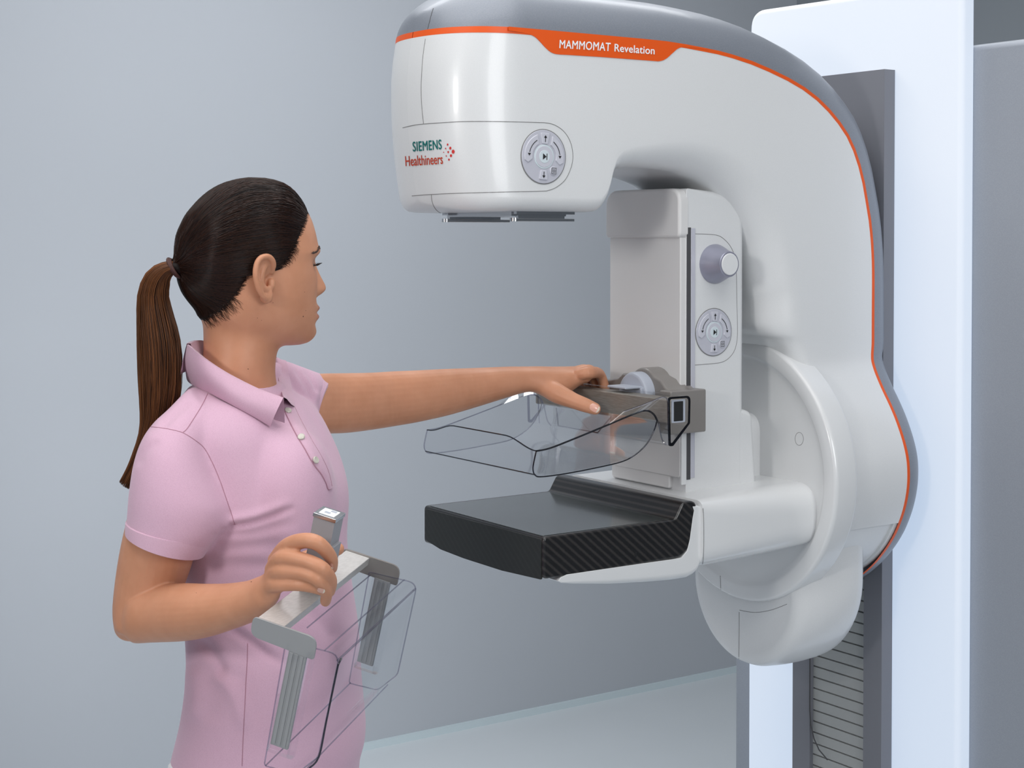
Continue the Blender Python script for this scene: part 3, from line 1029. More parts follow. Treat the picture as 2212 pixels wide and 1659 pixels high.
# front panel and bottom follow the outline of the sides
run = [p for p in side if p[0] > B0 + .012]
for off in (0, .0022):
    v, f = loft([[H3(a, u - off, v_ - (off if v_ > C1 - .02 else -off if v_ < C0 + .008 else 0)) for u, v_ in run] for a in (.0035, LEN - .0035)], closed=False)
    ht.add(v, f)
hto = ht.obj('paddle_tray', M['clear'], PAD2)
ed = MB()
for a in (.0035, LEN - .0035):
    ed.add(*tube([H3(a, u, v) for u, v in side] + [H3(a, *side[0])], .0009, 5))
ed.add(*tube([H3(.0035, B1 - .001, C0 + .004), H3(LEN - .0035, B1 - .001, C0 + .004)], .0014, 6))
ed.add(*tube([H3(.0035, B1 - .018, C0 - .003), H3(LEN - .0035, B1 - .018, C0 - .003)], .0009, 6))
ed.add(*tube([H3(.0035, B1 - .01, C1 - .012), H3(LEN - .0035, B1 - .01, C1 - .012)], .0009, 6))
ed.add(*tube([H3(.0035, B0 + .006, C1 + .003), H3(LEN - .0035, B0 + .006, C1 + .003)], .0009, 6))
ed.add(*tube([H3(.06, B0 + .002, C0 + .006), H3(LEN - .0035, B0 + .002, C0 + .006)], .0009, 6))
ed.obj('tray_edge', M['clear_edge'], hto)
de = MB()
de.add(*tube(smooth_path([tuple(H3(.012, B1 + .0005, C0 + .004)), tuple(H3(.006, B1 + .0005, C0 + .008)), tuple(H3(.0045, B1 + .0005, C0 + .016)), tuple(H3(.0045, B1 + .0005, C0 + .08)), tuple(H3(.0045, B1 + .0005, C1 - .03)), tuple(H3(.0045, B1 - .008, C1 - .012))], 4), .0011, 6))
de.obj('tray_rim', M['clear_dark'], hto)
# grooved metal rails on both sides
for a0, a1 in ((-.0035, .0030), (LEN - .003, LEN + .0035)):
    rl = MB()
    rl.add(*hbox(a0 + .001, a1 - .001, .046, .068, .024, .142, .0008))
    for b in (.048, .0545, .061):
        rl.add(*hbox(a0, a1, b, b + .004, .026, .14, .0006))
    rlo = rl.obj('rail', M['bracket_near'], hto)
    rc = MB()
    rc.add(*hbox(a0 - .001, a1 + .001, .0435, .0455, .018, .15)).add(*hbox(a0 - .001, a1 + .001, .0695, .0765, .018, .15)).add(*hbox(a0 - .001, a1 + .001, .044, .075, .144, .151, .001)).add(*hbox(a0 - .002, a1 + .001, .053, .061, .027, .036, .001))
    rc.obj('rail_cover', M['clear_edge'] if a0 > 1 else M['clear'], hto)

# ------------------------------------------------------------------ the person
def skin_material():
    m = mat('skin', (0.52, 0.245, 0.14), 0.45, spec=0.4, sss=0.12)
    N, L, b = nodes(m)
    tc = N.new('ShaderNodeTexCoord')
    nz = N.new('ShaderNodeTexNoise')
    nz.inputs['Scale'].default_value = 34
    nz.inputs['Detail'].default_value = 5
    rp = N.new('ShaderNodeMapRange')
    rp.inputs[1].default_value, rp.inputs[2].default_value = 0.3, 0.7
    mx = N.new('ShaderNodeMix')
    mx.data_type = 'RGBA'
    mx.inputs[6].default_value = (0.54, 0.248, 0.142, 1)
    mx.inputs[7].default_value = (0.60, 0.287, 0.172, 1)
    at = N.new('ShaderNodeAttribute')
    at.attribute_name = 'lip'
    m2 = N.new('ShaderNodeMix')
    m2.data_type = 'RGBA'
    m2.inputs[7].default_value = (0.43, 0.15, 0.115, 1)
    n2 = N.new('ShaderNodeTexNoise')
    n2.inputs['Scale'].default_value = 900
    bp = N.new('ShaderNodeBump')
    bp.inputs['Strength'].default_value = 0.12
    bp.inputs['Distance'].default_value = 0.0006
    L.new(tc.outputs['Object'], nz.inputs['Vector'])
    L.new(tc.outputs['Object'], n2.inputs['Vector'])
    L.new(n2.outputs['Fac'], bp.inputs['Height'])
    L.new(bp.outputs[0], b.inputs['Normal'])
    L.new(nz.outputs['Fac'], rp.inputs[0])
    L.new(rp.outputs[0], mx.inputs[0])
    L.new(at.outputs['Fac'], m2.inputs[0])
    L.new(mx.outputs[2], m2.inputs[6])
    L.new(m2.outputs[2], b.inputs['Base Color'])
    return m


def strand_material(name, c1, c2, rough=0.33):
    m = mat(name, c1, rough, spec=0.24)
    N, L, b = nodes(m)
    g = N.new('ShaderNodeNewGeometry')
    mx = N.new('ShaderNodeMix')
    mx.data_type = 'RGBA'
    mx.inputs[6].default_value = (*c1, 1)
    mx.inputs[7].default_value = (*c2, 1)
    L.new(g.outputs['Random Per Island'], mx.inputs[0])
    L.new(mx.outputs[2], b.inputs['Base Color'])
    return m


def knit_material(name, c1, c2, scale):
    m = mat(name, c1, 0.85, spec=0.15, sheen=0.25)
    N, L, b = nodes(m)
    tc = N.new('ShaderNodeTexCoord')
    vz = N.new('ShaderNodeTexVoronoi')
    vz.inputs['Scale'].default_value = scale
    mx = N.new('ShaderNodeMix')
    mx.data_type = 'RGBA'
    mx.inputs[6].default_value = (*c2, 1)
    mx.inputs[7].default_value = (*c1, 1)
    rp = N.new('ShaderNodeMapRange')
    rp.inputs[1].default_value, rp.inputs[2].default_value = 0.75, 0.25
    bp = N.new('ShaderNodeBump')
    bp.inputs['Strength'].default_value = 0.1
    bp.inputs['Distance'].default_value = 0.0006
    L.new(tc.outputs['Object'], vz.inputs['Vector'])
    L.new(vz.outputs['Distance'], rp.inputs[0])
    L.new(rp.outputs[0], mx.inputs[0])
    L.new(mx.outputs[2], b.inputs['Base Color'])
    L.new(rp.outputs[0], bp.inputs['Height'])
    L.new(bp.outputs[0], b.inputs['Normal'])
    return m


M['skin'] = skin_material()
M['hair'] = strand_material('dark_brown_hair', (0.006, 0.0035, 0.0035), (0.032, 0.013, 0.008), 0.27)
M['hair_long'] = strand_material('auburn_hair', (0.03, 0.012, 0.006), (0.21, 0.078, 0.028), 0.36)
M['scalp'] = mat('dark_hair_base', (0.007, 0.004, 0.0035), 0.5, spec=0.12)
M['pink'] = knit_material('pink_pique_knit', (0.66, 0.43, 0.55), (0.60, 0.38, 0.495), 1150)
M['pink_rib'] = knit_material('pink_rib_knit', (0.65, 0.425, 0.54), (0.59, 0.375, 0.48), 1300)
M['pink_seam'] = mat('pink_stitching', (0.42, 0.22, 0.29), 0.9)
M['tie'] = mat('brown_hair_tie', (0.055, 0.018, 0.014), 0.7)
M['pearl'] = mat('pearl_button', (0.55, 0.53, 0.46), 0.2, coat=0.6)
M['nail'] = mat('fingernail', (0.74, 0.40, 0.31), 0.22, coat=0.5)
M['nail_tip'] = mat('fingernail_tip', (0.80, 0.68, 0.56), 0.3)
M['eye'] = mat('eye_white', (0.75, 0.72, 0.68), 0.15)
M['lash'] = mat('dark_lash', (0.012, 0.009, 0.008), 0.6)
M['brow'] = mat('dark_brow', (0.055, 0.03, 0.022), 0.7)
M['mole'] = mat('mole', (0.12, 0.045, 0.03), 0.6)
M['trousers'] = mat('white_trousers', (0.75, 0.75, 0.77), 0.8)
M['shoe'] = mat('white_shoe', (0.7, 0.7, 0.7), 0.5)

HA = math.radians(25)             # head turned away from the picture plane
HD = 2.17
HO = P(527, 590, HD)
HF = RT * math.cos(HA) + VH * math.sin(HA)
HR = RT * math.sin(HA) - VH * math.cos(HA)
HZ = Vector((0, 0, 1))


def hp(f, r, u):
    return HO + HF * f + HR * r + HZ * u


# rows: height, front, half breadth, back, squareness of the face
ROWS = np.array([
    (.1185, .030, .012, -.004, 2.0), (.1165, .042, .028, .008, 2.0), (.112, .058, .044, .024, 2.0), (.1045, .073, .057, .039, 2.05), (.095, .086, .0655, .052, 2.1), (.084, .0945, .071, .063, 2.2), (.072, .1005, .0742, .0735, 2.25),
    (.06, .1045, .0758, .080, 2.3), (.048, .1075, .0763, .0855, 2.35), (.036, .1095, .0762, .0875, 2.4), (.028, .1105, .0758, .0878, 2.45), (.018, .1065, .0752, .0872, 2.5), (.008, .1055, .0746, .086, 2.55), (-.004, .1055, .0738, .084, 2.55),
    (-.016, .1058, .0725, .081, 2.5), (-.028, .1062, .0708, .077, 2.45), (-.038, .1070, .0688, .073, 2.4), (-.048, .1080, .0662, .069, 2.35), (-.058, .1082, .0632, .066, 2.3), (-.068, .1078, .0592, .058, 2.25), (-.078, .1075, .0538, .05, 2.2),
    (-.086, .1065, .0475, .040, 2.15), (-.0925, .1035, .040, .030, 2.1), (-.0975, .097, .030, .022, 2.0), (-.1005, .085, .016, .016, 2.0)])


def rowvals(u):
    o = np.argsort(ROWS[:, 0])
    R_ = ROWS[o]
    return [float(np.interp(u, R_[:, 0], R_[:, c])) for c in range(1, 5)]


def smooth_rows():
    """resample the rows with a smooth curve"""
    q = smooth_path([tuple(r) for r in ROWS], 6)
    return q


def gs(x, s):
    return math.exp(-(x / s) ** 2)


NOSE_U = [.03, .022, .014, .006, -.002, -.010, -.0165, -.0205, -.025, -.0295, -.034, -.038]
NOSE_A = [0.0, .0014, .0038, .0074, .0112, .0156, .0192, .0206, .0198, .0140, .0050, 0.0]
NOSE_S = [.010, .009, .0085, .0088, .0098, .0115, .0130, .0140, .0142, .0135, .012, .012]


def head_point(row, th, grow=0.0, face=True):
    u, f, b, g, nf = row[:5]
    c, s = math.cos(th), math.sin(th)
    if c >= 0:
        F_ = (f + grow) * abs(c) ** (2 / nf)
        R_ = (b + grow) * math.copysign(abs(s) ** (2 / nf), s)
    else:
        F_ = -(g + grow) * abs(c) ** (2 / 2.15)
        R_ = (b + grow) * math.copysign(abs(s) ** (2 / 2.15), s)
    if face and c > 0:
        a = float(np.interp(-u, [-x for x in NOSE_U], NOSE_A))
        sg = float(np.interp(-u, [-x for x in NOSE_U], NOSE_S))
        d = a * math.exp(-abs(R_ / sg) ** 2.4)
        for sd in (-1, 1):
            d -= .0085 * gs(R_ - sd * .030, .0135) * gs(u - .0135, .0085)       # eye sockets
            d += .0022 * gs(R_ - sd * .028, .02) * gs(u - .031, .006)           # brows
            d += .0030 * gs(R_ - sd * .0125, .005) * gs(u + .0255, .006)        # nostril wings
            d += .0025 * gs(R_ - sd * .040, .016) * gs(u + .012, .014)          # cheeks
            d += .0035 * gs(R_ - sd * .0305, .0085) * gs(u - .0125, .0060)      # lids
        lipw = math.exp(-abs(R_ / .0235) ** 3)
        d += lipw * (.0068 * gs(u + .0492, .0048) + .0060 * gs(u + .0618, .0050) - .0030 * gs(u + .0555, .0016))
        d -= .0016 * gs(u + .071, .0045) * gs(R_, .02)
        d += .0034 * gs(u + .084, .0085) * gs(R_, .018)
        F_ += d
    return F_ * .926, R_, u


skinparts = MB()
NT = 132
rows = smooth_rows()
# finer spacing of angles over the face
ths = []
for k in range(NT):
    t = k / NT * 2 * PI
    ths.append(t - 0.45 * math.sin(t))
hloops = [[hp(*head_point(r, t)) for t in ths] for r in rows]
skinparts.add(*loft(hloops))
skull = MB()
skull.add(*loft([[hp(*head_point(r, t, 0.0, False)) for t in ths] for r in rows]))


def limb(secs, n=28, cap=True, pw=2.0):
    """sections given by two opposite outline pixels, a depth and a half thickness along the view"""
    loops = []
    for s in secs:
        x1, y1, x2, y2, d, b = s[:6]
        p1, p2 = P(x1, y1, d), P(x2, y2, d)
        c, h = (p1 + p2) / 2, (p2 - p1) / 2
        l = []
        for k in range(n):
            t = 2 * PI * k / n
            cc, ss = math.cos(t), math.sin(t)
            l.append(c + h * math.copysign(abs(cc) ** (2 / pw), cc) + VH * (b * math.copysign(abs(ss) ** (2 / pw), ss)))
        loops.append(l)
    q = [smooth_path([tuple(l[j]) for l in loops], 5) for j in range(n)]
    loops = [[Vector(q[j][i]) for j in range(n)] for i in range(len(q[0]))]
    return loft(loops, True, cap, cap)


def ball(c, rx, ry, rz, ax=None, n=14, m_=10):
    ax = ax or (Vector((1, 0, 0)), Vector((0, 1, 0)), Vector((0, 0, 1)))
    loops = []
    for i in range(1, m_):
        ph = PI * i / m_
        loops.append([c + ax[0] * (rx * math.sin(ph) * math.cos(2 * PI * k / n)) + ax[1] * (ry * math.sin(ph) * math.sin(2 * PI * k / n)) + ax[2] * (rz * math.cos(ph)) for k in range(n)])
    return loft(loops)


# neck and upper chest
skinparts.add(*limb([(436, 655, 560, 655, 2.175, .050), (439, 690, 590, 690, 2.172, .052), (440, 725, 602, 735, 2.172, .053), (440, 760, 597, 768, 2.172, .054), (436, 800, 594, 806, 2.175, .058), (430, 840, 600, 850, 2.18, .060), (415, 880, 606, 900, 2.185, .066), (410, 930, 610, 940, 2.185, .066)]))
# jaw underside joining chin and neck
skinparts.add(*limb([(505, 660, 630, 690, 2.172, .046), (512, 690, 645, 716, 2.175, .040), (520, 712, 640, 732, 2.178, .030), (530, 735, 606, 747, 2.175, .032)]))


# ear
def earp(px, py, lift):
    """a point on the near ear, lift metres off the side of the head"""
    f = (px - 527 - 31) * .000649
    return hp(f, .0725 + lift, (590 - py) * .000635)


ear = MB()
hel = [(583, 588, .002), (586, 575, .006), (583, 563, .011), (574, 554, .015), (563, 552.5, .018), (552, 557, .020), (545, 568, .021), (542.5, 583, .021), (543.5, 599, .020), (548, 614, .018), (554, 626, .0155), (561, 635, .0125), (568, 641, .009)]
ear.add(*tube([earp(*p) for p in smooth_path(hel, 4)], [.0036] * 4 + [.0042] * 45, 8))
ear.add(*tube([earp(*p) for p in smooth_path([(575, 566, .006), (566, 572, .010), (560, 582, .013), (557, 596, .0135), (559, 610, .012), (565, 619, .010), (572, 622, .008)], 4)], .0047, 8))
ear.add(*ball(earp(571, 634, .0065), .0095, .0050, .0115, (HF, HR, HZ)))
ear.add(*ball(earp(577, 641, .003), .006, .004, .006, (HF, HR, HZ)))
ear.add(*ball(earp(583, 612, .003), .0055, .0055, .0085, (HF, HR, HZ)))
ear.add(*ball(earp(573, 622, .006), .005, .005, .0035, (HF, HR, HZ)))
fanv = [earp(569, 598, .004)] + [earp(*p) for p in smooth_path(hel, 3)]
back_ = [p - HR * .006 for p in fanv]
nn = len(fanv)
fv = fanv + back_
ff = [(0, i, i + 1) for i in range(1, nn - 1)] + [(nn, nn + i + 1, nn + i) for i in range(1, nn - 1)]
ff += [(i, nn + i, nn + i + 1, i + 1) for i in range(1, nn - 1)] + [(0, nn, nn + 1, 1), (nn - 1, 2 * nn - 1, nn, 0)]
ear.add(fv, ff)
skinparts.add(ear.v, ear.f)
# the far ear, mirrored
skinparts.add([p - HR * (2 * (p - HO).dot(HR)) for p in ear.v], [q[::-1] for q in ear.f])

# arm reaching to the machine (outline from the photograph, getting farther along it)
skinparts.add(*limb([(640, 812, 652, 930, 2.30, .040), (690, 807, 697, 936, 2.34, .043), (745, 806, 750, 935, 2.39, .045), (800, 805, 806, 928, 2.43, .045), (850, 802, 856, 920, 2.47, .044), (900, 800, 907, 911, 2.50, .043), (960, 797, 969, 897, 2.54, .040), (1020, 795, 1031, 879, 2.58, .035),
                     (1080, 792.5, 1092, 860, 2.61, .031), (1125, 791, 1136, 848, 2.635, .030), (1152, 791, 1162, 846, 2.65, .032)]))
# its hand
skinparts.add(*limb([(1140, 791, 1150, 845, 2.642, .029), (1170, 791, 1178, 858, 2.655, .034), (1200, 792, 1206, 868, 2.672, .041), (1230, 792, 1233, 846, 2.69, .043), (1258, 792, 1255, 830, 2.70, .043), (1276, 795, 1267, 826, 2.70, .040), (1284, 802, 1273, 820, 2.70, .035)], pw=2.35))


def finger(pts, rads, tip=True):
    """pts: (px, py, depth) or vectors"""
    w_ = [Vector(p) if isinstance(p, Vector) else P(*p) for p in pts]
    q = smooth_path([tuple(p) for p in w_], 5)
    r_ = np.interp(np.linspace(0, len(w_) - 1, len(q)), range(len(w_)), rads)
    v, f = tube(q, list(r_), 12)
    e = Vector(q[-1])
    skinparts.add(v, f)
    skinparts.add(*ball(e, rads[-1], rads[-1], rads[-1]))
    skinparts.add(*ball(Vector(q[0]), rads[0], rads[0], rads[0]))


# fingers over the bar
for i, (dx, dy, d) in enumerate(((0, 0, 2.655), (-3, -4, 2.68), (-12, -5, 2.705), (-25, -3, 2.73))):
    s = (1, 1.03, 1, .88)[i]
    yf = 1.944 + .0195 * i
    finger([(1250 + dx * .6, 809 + dy, d + .006), (1273 + dx, 805 + dy, d + .004), m2w((1.502, yf, 1.3845)), m2w((1.5135, yf, 1.352)), m2w((1.512, yf, 1.330))], [.0100 * s, .0108 * s, .0092 * s, .0084 * s, .0074 * s])
# thumb
finger([(1172, 832, 2.642), (1204, 850, 2.626), (1240, 866, 2.612), (1264, 875, 2.606), (1285, 883, 2.603)], [.017, .0172, .0132, .0122, .0100])

# bent arm holding the paddle
skinparts.add(*limb([(300, 1010, 440, 1030, 2.035, .048), (280, 1100, 432, 1130, 2.04, .048), (262, 1180, 418, 1205, 2.045, .046), (252, 1240, 398, 1265, 2.05, .045), (246, 1295, 380, 1305, 2.052, .044), (245, 1330, 350, 1340, 2.05, .042), (252, 1362, 330, 1350, 2.045, .038)]))
skinparts.add(*ball(P(279, 1352, 2.046), .0205, .0205, .0205, None, 20, 14))
skinparts.add(*limb([(262, 1338, 294, 1378, 2.048, .028), (282, 1278, 292, 1388, 2.04, .042), (330, 1266, 342, 1385, 2.02, .046), (390, 1262, 402, 1382, 1.99, .046), (440, 1263, 456, 1373, 1.965, .043), (490, 1262, 510, 1356, 1.94, .038), (530, 1256, 556, 1340, 1.918, .034), (556, 1246, 582, 1325, 1.903, .033)]))
# its hand
skinparts.add(*limb([(545, 1252, 570, 1334, 1.91, .030), (572, 1238, 590, 1312, 1.893, .027), (590, 1205, 602, 1295, 1.88, .024), (606, 1180, 606, 1282, 1.868, .019), (622, 1172, 612, 1278, 1.861, .015)], pw=2.3))
finger([(598, 1210, 1.885), (620, 1181, 1.862), (655, 1168, 1.845), (687, 1174, 1.838), (714, 1203, 1.853), (717, 1227, 1.872)], [.0112, .0102, .0094, .0092, .0080, .0068])
finger([(590, 1232, 1.88), (609, 1207, 1.853), (655, 1211, 1.838), (695, 1228, 1.831), (714, 1254, 1.848), (712, 1278, 1.868)], [.0110, .0102, .0094, .0091, .0079, .0066])
finger([(586, 1253, 1.88), (603, 1235, 1.853), (648, 1237, 1.838), (684, 1250, 1.831), (704, 1277, 1.846), (703, 1299, 1.864)], [.0106, .0098, .0090, .0086, .0075, .0064])
finger([(580, 1276, 1.885), (592, 1264, 1.858), (636, 1262, 1.842), (668, 1266, 1.838), (697, 1276, 1.845)], [.0095, .0090, .0081, .0076, .0061])
finger([(592, 1262, 1.915), (620, 1232, 1.945), (670, 1205, 1.968), (705, 1194, 1.965), (730, 1186, 1.955)], [.014, .0135, .011, .010, .008])


def soften(me, pick, it):
    """relax the picked vertices of a mesh"""
    n = len(me.vertices)
    co = np.empty(n * 3)
    me.vertices.foreach_get('co', co)
    co = co.reshape(-1, 3)
    ed = np.empty(len(me.edges) * 2, np.int32)
    me.edges.foreach_get('vertices', ed)
    ed = ed.reshape(-1, 2)
    w_ = pick(co)
    act = w_ > 0
    e_ = ed[act[ed[:, 0]] | act[ed[:, 1]]]
    src = np.concatenate((e_[:, 0], e_[:, 1]))
    dst = np.concatenate((e_[:, 1], e_[:, 0]))
    cnt = np.maximum(np.bincount(src, minlength=n), 1)[:, None]
    w_ = w_[:, None]
    for _ in range(it):
        acc = np.stack([np.bincount(src, weights=co[dst, k], minlength=n) for k in range(3)], 1)
        co = co + w_ * .6 * (acc / cnt - co)
    me.vertices.foreach_set('co', co.ravel())
    me.update()


def remesh(name, m, voxel, smooth_it, mat_, parent):
    me = bpy.data.meshes.new(name + '_raw')
    me.from_pydata([tuple(p) for p in m.v], [], [tuple(q) for q in m.f])
    bm = bmesh.new()
    bm.from_mesh(me)
    bmesh.ops.recalc_face_normals(bm, faces=bm.faces)
    bm.to_mesh(me)
    bm.free()
    o = bpy.data.objects.new(name + '_raw', me)
    COL.objects.link(o)
    md = o.modifiers.new('r', 'REMESH')
    md.mode = 'VOXEL'
    md.voxel_size = voxel
    ms = o.modifiers.new('s', 'SMOOTH')
    ms.factor = 0.5
    ms.iterations = smooth_it
    dg = bpy.context.evaluated_depsgraph_get()
    out = bpy.data.meshes.new_from_object(o.evaluated_get(dg))
    out.name = name
    bpy.data.objects.remove(o)
    bpy.data.meshes.remove(me)
    return link(name, out, mat_, parent, True, 0)


foot = P(560, 1500, 2.18)
PERSON = empty('person', (foot.x, foot.y, 0), 'person in a pink polo shirt reaching to the machine and carrying a clear paddle', 'person')
body = remesh('body', skinparts, 0.0015, 4, M['skin'], PERSON)


def jaw_zone(co):
    d = co - np.array(HO)
    f, u = d @ np.array(HF), d @ np.array(HZ)
    return np.clip((u + .15) / .03, 0, 1) * np.clip((-.055 - u) / .02, 0, 1) * np.clip((.062 - f) / .02, 0, 1)


soften(body.data, jaw_zone, 110)


def px_zone(x0, x1, y0, y1, m=14):
    def pick(co):
        d = co - np.array(CAM)
        z = d @ np.array(FW)
        px = 1106 + F * (d @ np.array(RT)) / z
        py = CYP - F * (d @ np.array(UP)) / z
        return np.clip((px - x0) / m, 0, 1) * np.clip((x1 - px) / m, 0, 1) * np.clip((py - y0) / m, 0, 1) * np.clip((y1 - py) / m, 0, 1)
    return pick


soften(body.data, px_zone(1105, 1200, 770, 875, 22), 70)
soften(body.data, px_zone(520, 585, 1220, 1370, 18), 50)
soften(body.data, px_zone(225, 340, 1310, 1410, 16), 50)
BV_BODY = bvh_of(body)
# lips carry their own tone
at = body.data.attributes.new('lip', 'FLOAT', 'POINT')
lv = np.zeros(len(body.data.vertices), np.float32)
for i, v in enumerate(body.data.vertices):
    d = v.co - HO
    f, r, u = d.dot(HF), d.dot(HR), d.dot(HZ)
    if f > .078 and abs(r) < .028 and -.07 < u < -.042:
        lv[i] = math.exp(-abs(r / .0225) ** 6) * math.exp(-abs((u + .0555) / .0105) ** 6)
at.data.foreach_set('value', lv)

# eyes, brows, lashes
for sd in (-1, 1):
    c = hp(.0775, sd * .0305, .0095)
    eb = MB()
    eb.add(*ball(c, .0118, .0118, .0118, None, 20, 14))
    eb.obj('eye', M['eye'], PERSON)
    ir = MB()
    ir.add(*ball(c + HF * .0075, .0055, .0055, .0055, None, 16, 10))
    ir.obj('iris', M['lash'], PERSON)
    la = MB()
    for k in range(16):
        a = -0.9 + 1.9 * k / 15
        st_ = c + HF * (.0122 * math.cos(a)) + HR * (sd * .0122 * math.sin(a)) + HZ * .0015
        out = (HF * math.cos(a) + HR * (sd * math.sin(a)))
        la.add(*tube([st_, st_ + out * .005 + HZ * -.0008, st_ + out * .0115 + HZ * .0030], [.0006, .0005, .00015], 4))
    la.obj('eyelashes', M['lash'], PERSON)
    br_ = MB()
    for k in range(46):
        t = k / 45
        r0 = sd * lerp(.012, .053, t)
        u0 = .032 + .0045 * math.sin(PI * min(1, t * 1.15)) - .003 * t + random.uniform(-.0022, .0022) * (1 - .6 * t)
        h, nrm, _, _ = BV_BODY.ray_cast(hp(.2 - .06 * t, r0, u0), -HF)
        if h is None:
            continue
        e = h + HR * (sd * .006) + HZ * (.0022 * (1 - 2 * t)) - HF * (.0012 + .004 * t)
        br_.add(*tube([h + nrm * .0002, (h + e) / 2 + nrm * .0009, e + nrm * .0004], [.0006, .0006, .0002], 4))
    br_.obj('eyebrow', M['brow'], PERSON)

for x, y, r in ((655, 683.5, 1.5), (660.5, 671, .8), (658, 631, .8), (590, 654, .7), (556, 687, .8), (580, 841, 1.6), (536, 797, 1.2), (543, 1257, 1.2), (424, 1281, .8), (565, 692, .7)):
    h = on_surface(BV_BODY, x, y, 0.0)
    if h is not None:
        obj('mole', *ball(h, r * .0006, r * .0006, r * .0006, None, 8, 6), M['mole'], body)


# fingernails
def nail(px, py, dx, dy, half, lng):
    """an oval plate on the skin: (dx, dy) points to the free end, in pixels"""
    L_ = math.hypot(dx, dy)
    ux, uy = dx / L_, dy / L_
    for nm, t0, t1, mm in (('fingernail', -1.0, 0.62, M['nail']), ('nail_tip', 0.62, 1.0, M['nail_tip'])):
        v, f = [], []
        nu, nv = 7, 7
        for i in range(nu):
            t = lerp(t0, t1, i / (nu - 1))
            wv = half * (max(0.0, 1 - abs(t) ** 3.2)) ** .5 if t < 0 else half * (max(0.02, 1 - abs(t) ** 4)) ** .5
            for j in range(nv):
                s = lerp(-1, 1, j / (nv - 1)) * wv
                h = on_surface(BV_BODY, px + ux * t * lng - uy * s, py + uy * t * lng + ux * s, .0005)
                v.append(h if h is not None else P(px, py, 2))
        ok = all((a - v[len(v) // 2]).length < .03 for a in v)
        f = [(i * nv + j, i * nv + j + 1, (i + 1) * nv + j + 1, (i + 1) * nv + j) for i in range(nu - 1) for j in range(nv - 1)]
        if ok:
            obj(nm, v, f, mm, body)


nail(1284, 881, 9, 5, 8, 11.5)
nail(693, 1275, 10, 3, 5, 9)
nail(716.5, 1222, 1, 8, 3.0, 6.5)

# ------------------------------------------------------------------ hair
TIE = P(377, 577, 2.122)
BV_SK = BVHTree.FromPolygons(skull.v, skull.f)
# hairline on the near side, as height against forwardness (mirrored on the far side)
HL_U = [.112, .095, .080, .066, .050, .036, .022, .012, .010, .012, .018, .020, .012, 0, -.016, -.034, -.052, -.068]
line_px = [(668, 452), (662, 470), (655, 490), (645, 515), (634, 540), (622, 560), (608, 573), (594, 572), (580, 556), (562, 551), (546, 562), (538, 582), (532, 602), (520, 622), (503, 645), (484, 664), (462, 680), (438, 692), (425, 700)]


def side_fu(px, py):
    h, n_, _, _ = BV_SK.ray_cast(CAM, raydir(px, py).normalized())
    if h is None:
        return None
    d = h - HO
    return d.dot(HF), d.dot(HZ)


hl = []
for p in smooth_path(line_px, 6):
    q = side_fu(p[0], p[1])
    if q:
        hl.append(q)
# closed region in (forwardness, height): hair lies above and behind the line
region = hl + [(hl[-1][0] - .05, hl[-1][1] - .01), (-.2, hl[-1][1] - .01), (-.2, .2), (hl[0][0] + .02, .2)]
hl_np = np.array(hl)


def in_hair(f, u):
    c = False
    n_ = len(region)
    for i in range(n_):
        (x1, y1), (x2, y2) = region[i], region[(i + 1) % n_]
        if (y1 > u) != (y2 > u) and f < (x2 - x1) * (u - y1) / (y2 - y1) + x1:
            c = not c
    return c


def hair_lift(f, u):
    d = float(np.min(np.hypot(hl_np[:, 0] - f, hl_np[:, 1] - u)))
    return .0002 + .0108 * sstep(0, .05, d)


NC = 260
crow = smooth_path([tuple(r) for r in ROWS], 10)
hv, idx = [], {}
cap_ok = []
for i, r in enumerate(crow):
    for j in range(NC):
        t = j / NC * 2 * PI
        f, rr, u = head_point(r, t, 0, False)
        okk = in_hair(f, u)
        g = hair_lift(f, u) if okk else -.004
        c = hp(f, rr, u)
        o_ = (c - hp(.0, 0, .02))
        hv.append(c + o_.normalized() * g)
        cap_ok.append(okk)
hf = []
for i in range(len(crow) - 1):
    for j in range(NC):
        q = (i * NC + j, i * NC + (j + 1) % NC, (i + 1) * NC + (j + 1) % NC, (i + 1) * NC + j)
        if sum(cap_ok[k] for k in q) >= 2:
            hf.append(q)
hf.append(tuple(range(NC)))
hair = obj('hair', hv, hf, M['scalp'], PERSON, sharp=0)
BV_HAIR = bvh_of(hair)
HC = hp(-.005, 0, .02)


def hair_surface(q, off):
    d = (q - HC).normalized()
    h, n_, _, _ = BV_HAIR.ray_cast(HC + d * .02, d)
    if h is None:
        h, n_, _, _ = BV_SK.ray_cast(HC + d * .02, d)
        if h is None:
            return None
    return h + d * off


def strand(p0, lift, n=16, jit=0.0):
    pts = []
    tie = TIE + Vector([random.uniform(-.005, .005) for _ in range(3)])
    jv = HZ * random.uniform(-jit, jit)
    for k in range(n):
        s = k / (n - 1)
        q = lerp(p0, tie, s) + jv * math.sin(PI * s)
        h = hair_surface(q, lift * (0.3 + min(1, s * 4) * .7))
        if h is None:
            h = q
        w_ = sstep(.72, 1.0, s)
        pts.append(lerp(h, tie, w_))
    return pts


sm = MB()
starts = []
hl2 = smooth_path(hl, 3)
for p in hl2:
    for sd in (1, -1):
        for k in range(8):
            f, u = p[0] + random.uniform(-.006, .0035), p[1] + random.uniform(-.005, .004)
            starts.append((f, u, sd))
cand = [i for i, ok_ in enumerate(cap_ok) if ok_]
for k in range(2600):
    i = random.choice(cand)
    p = hv[i]
    starts.append(p)
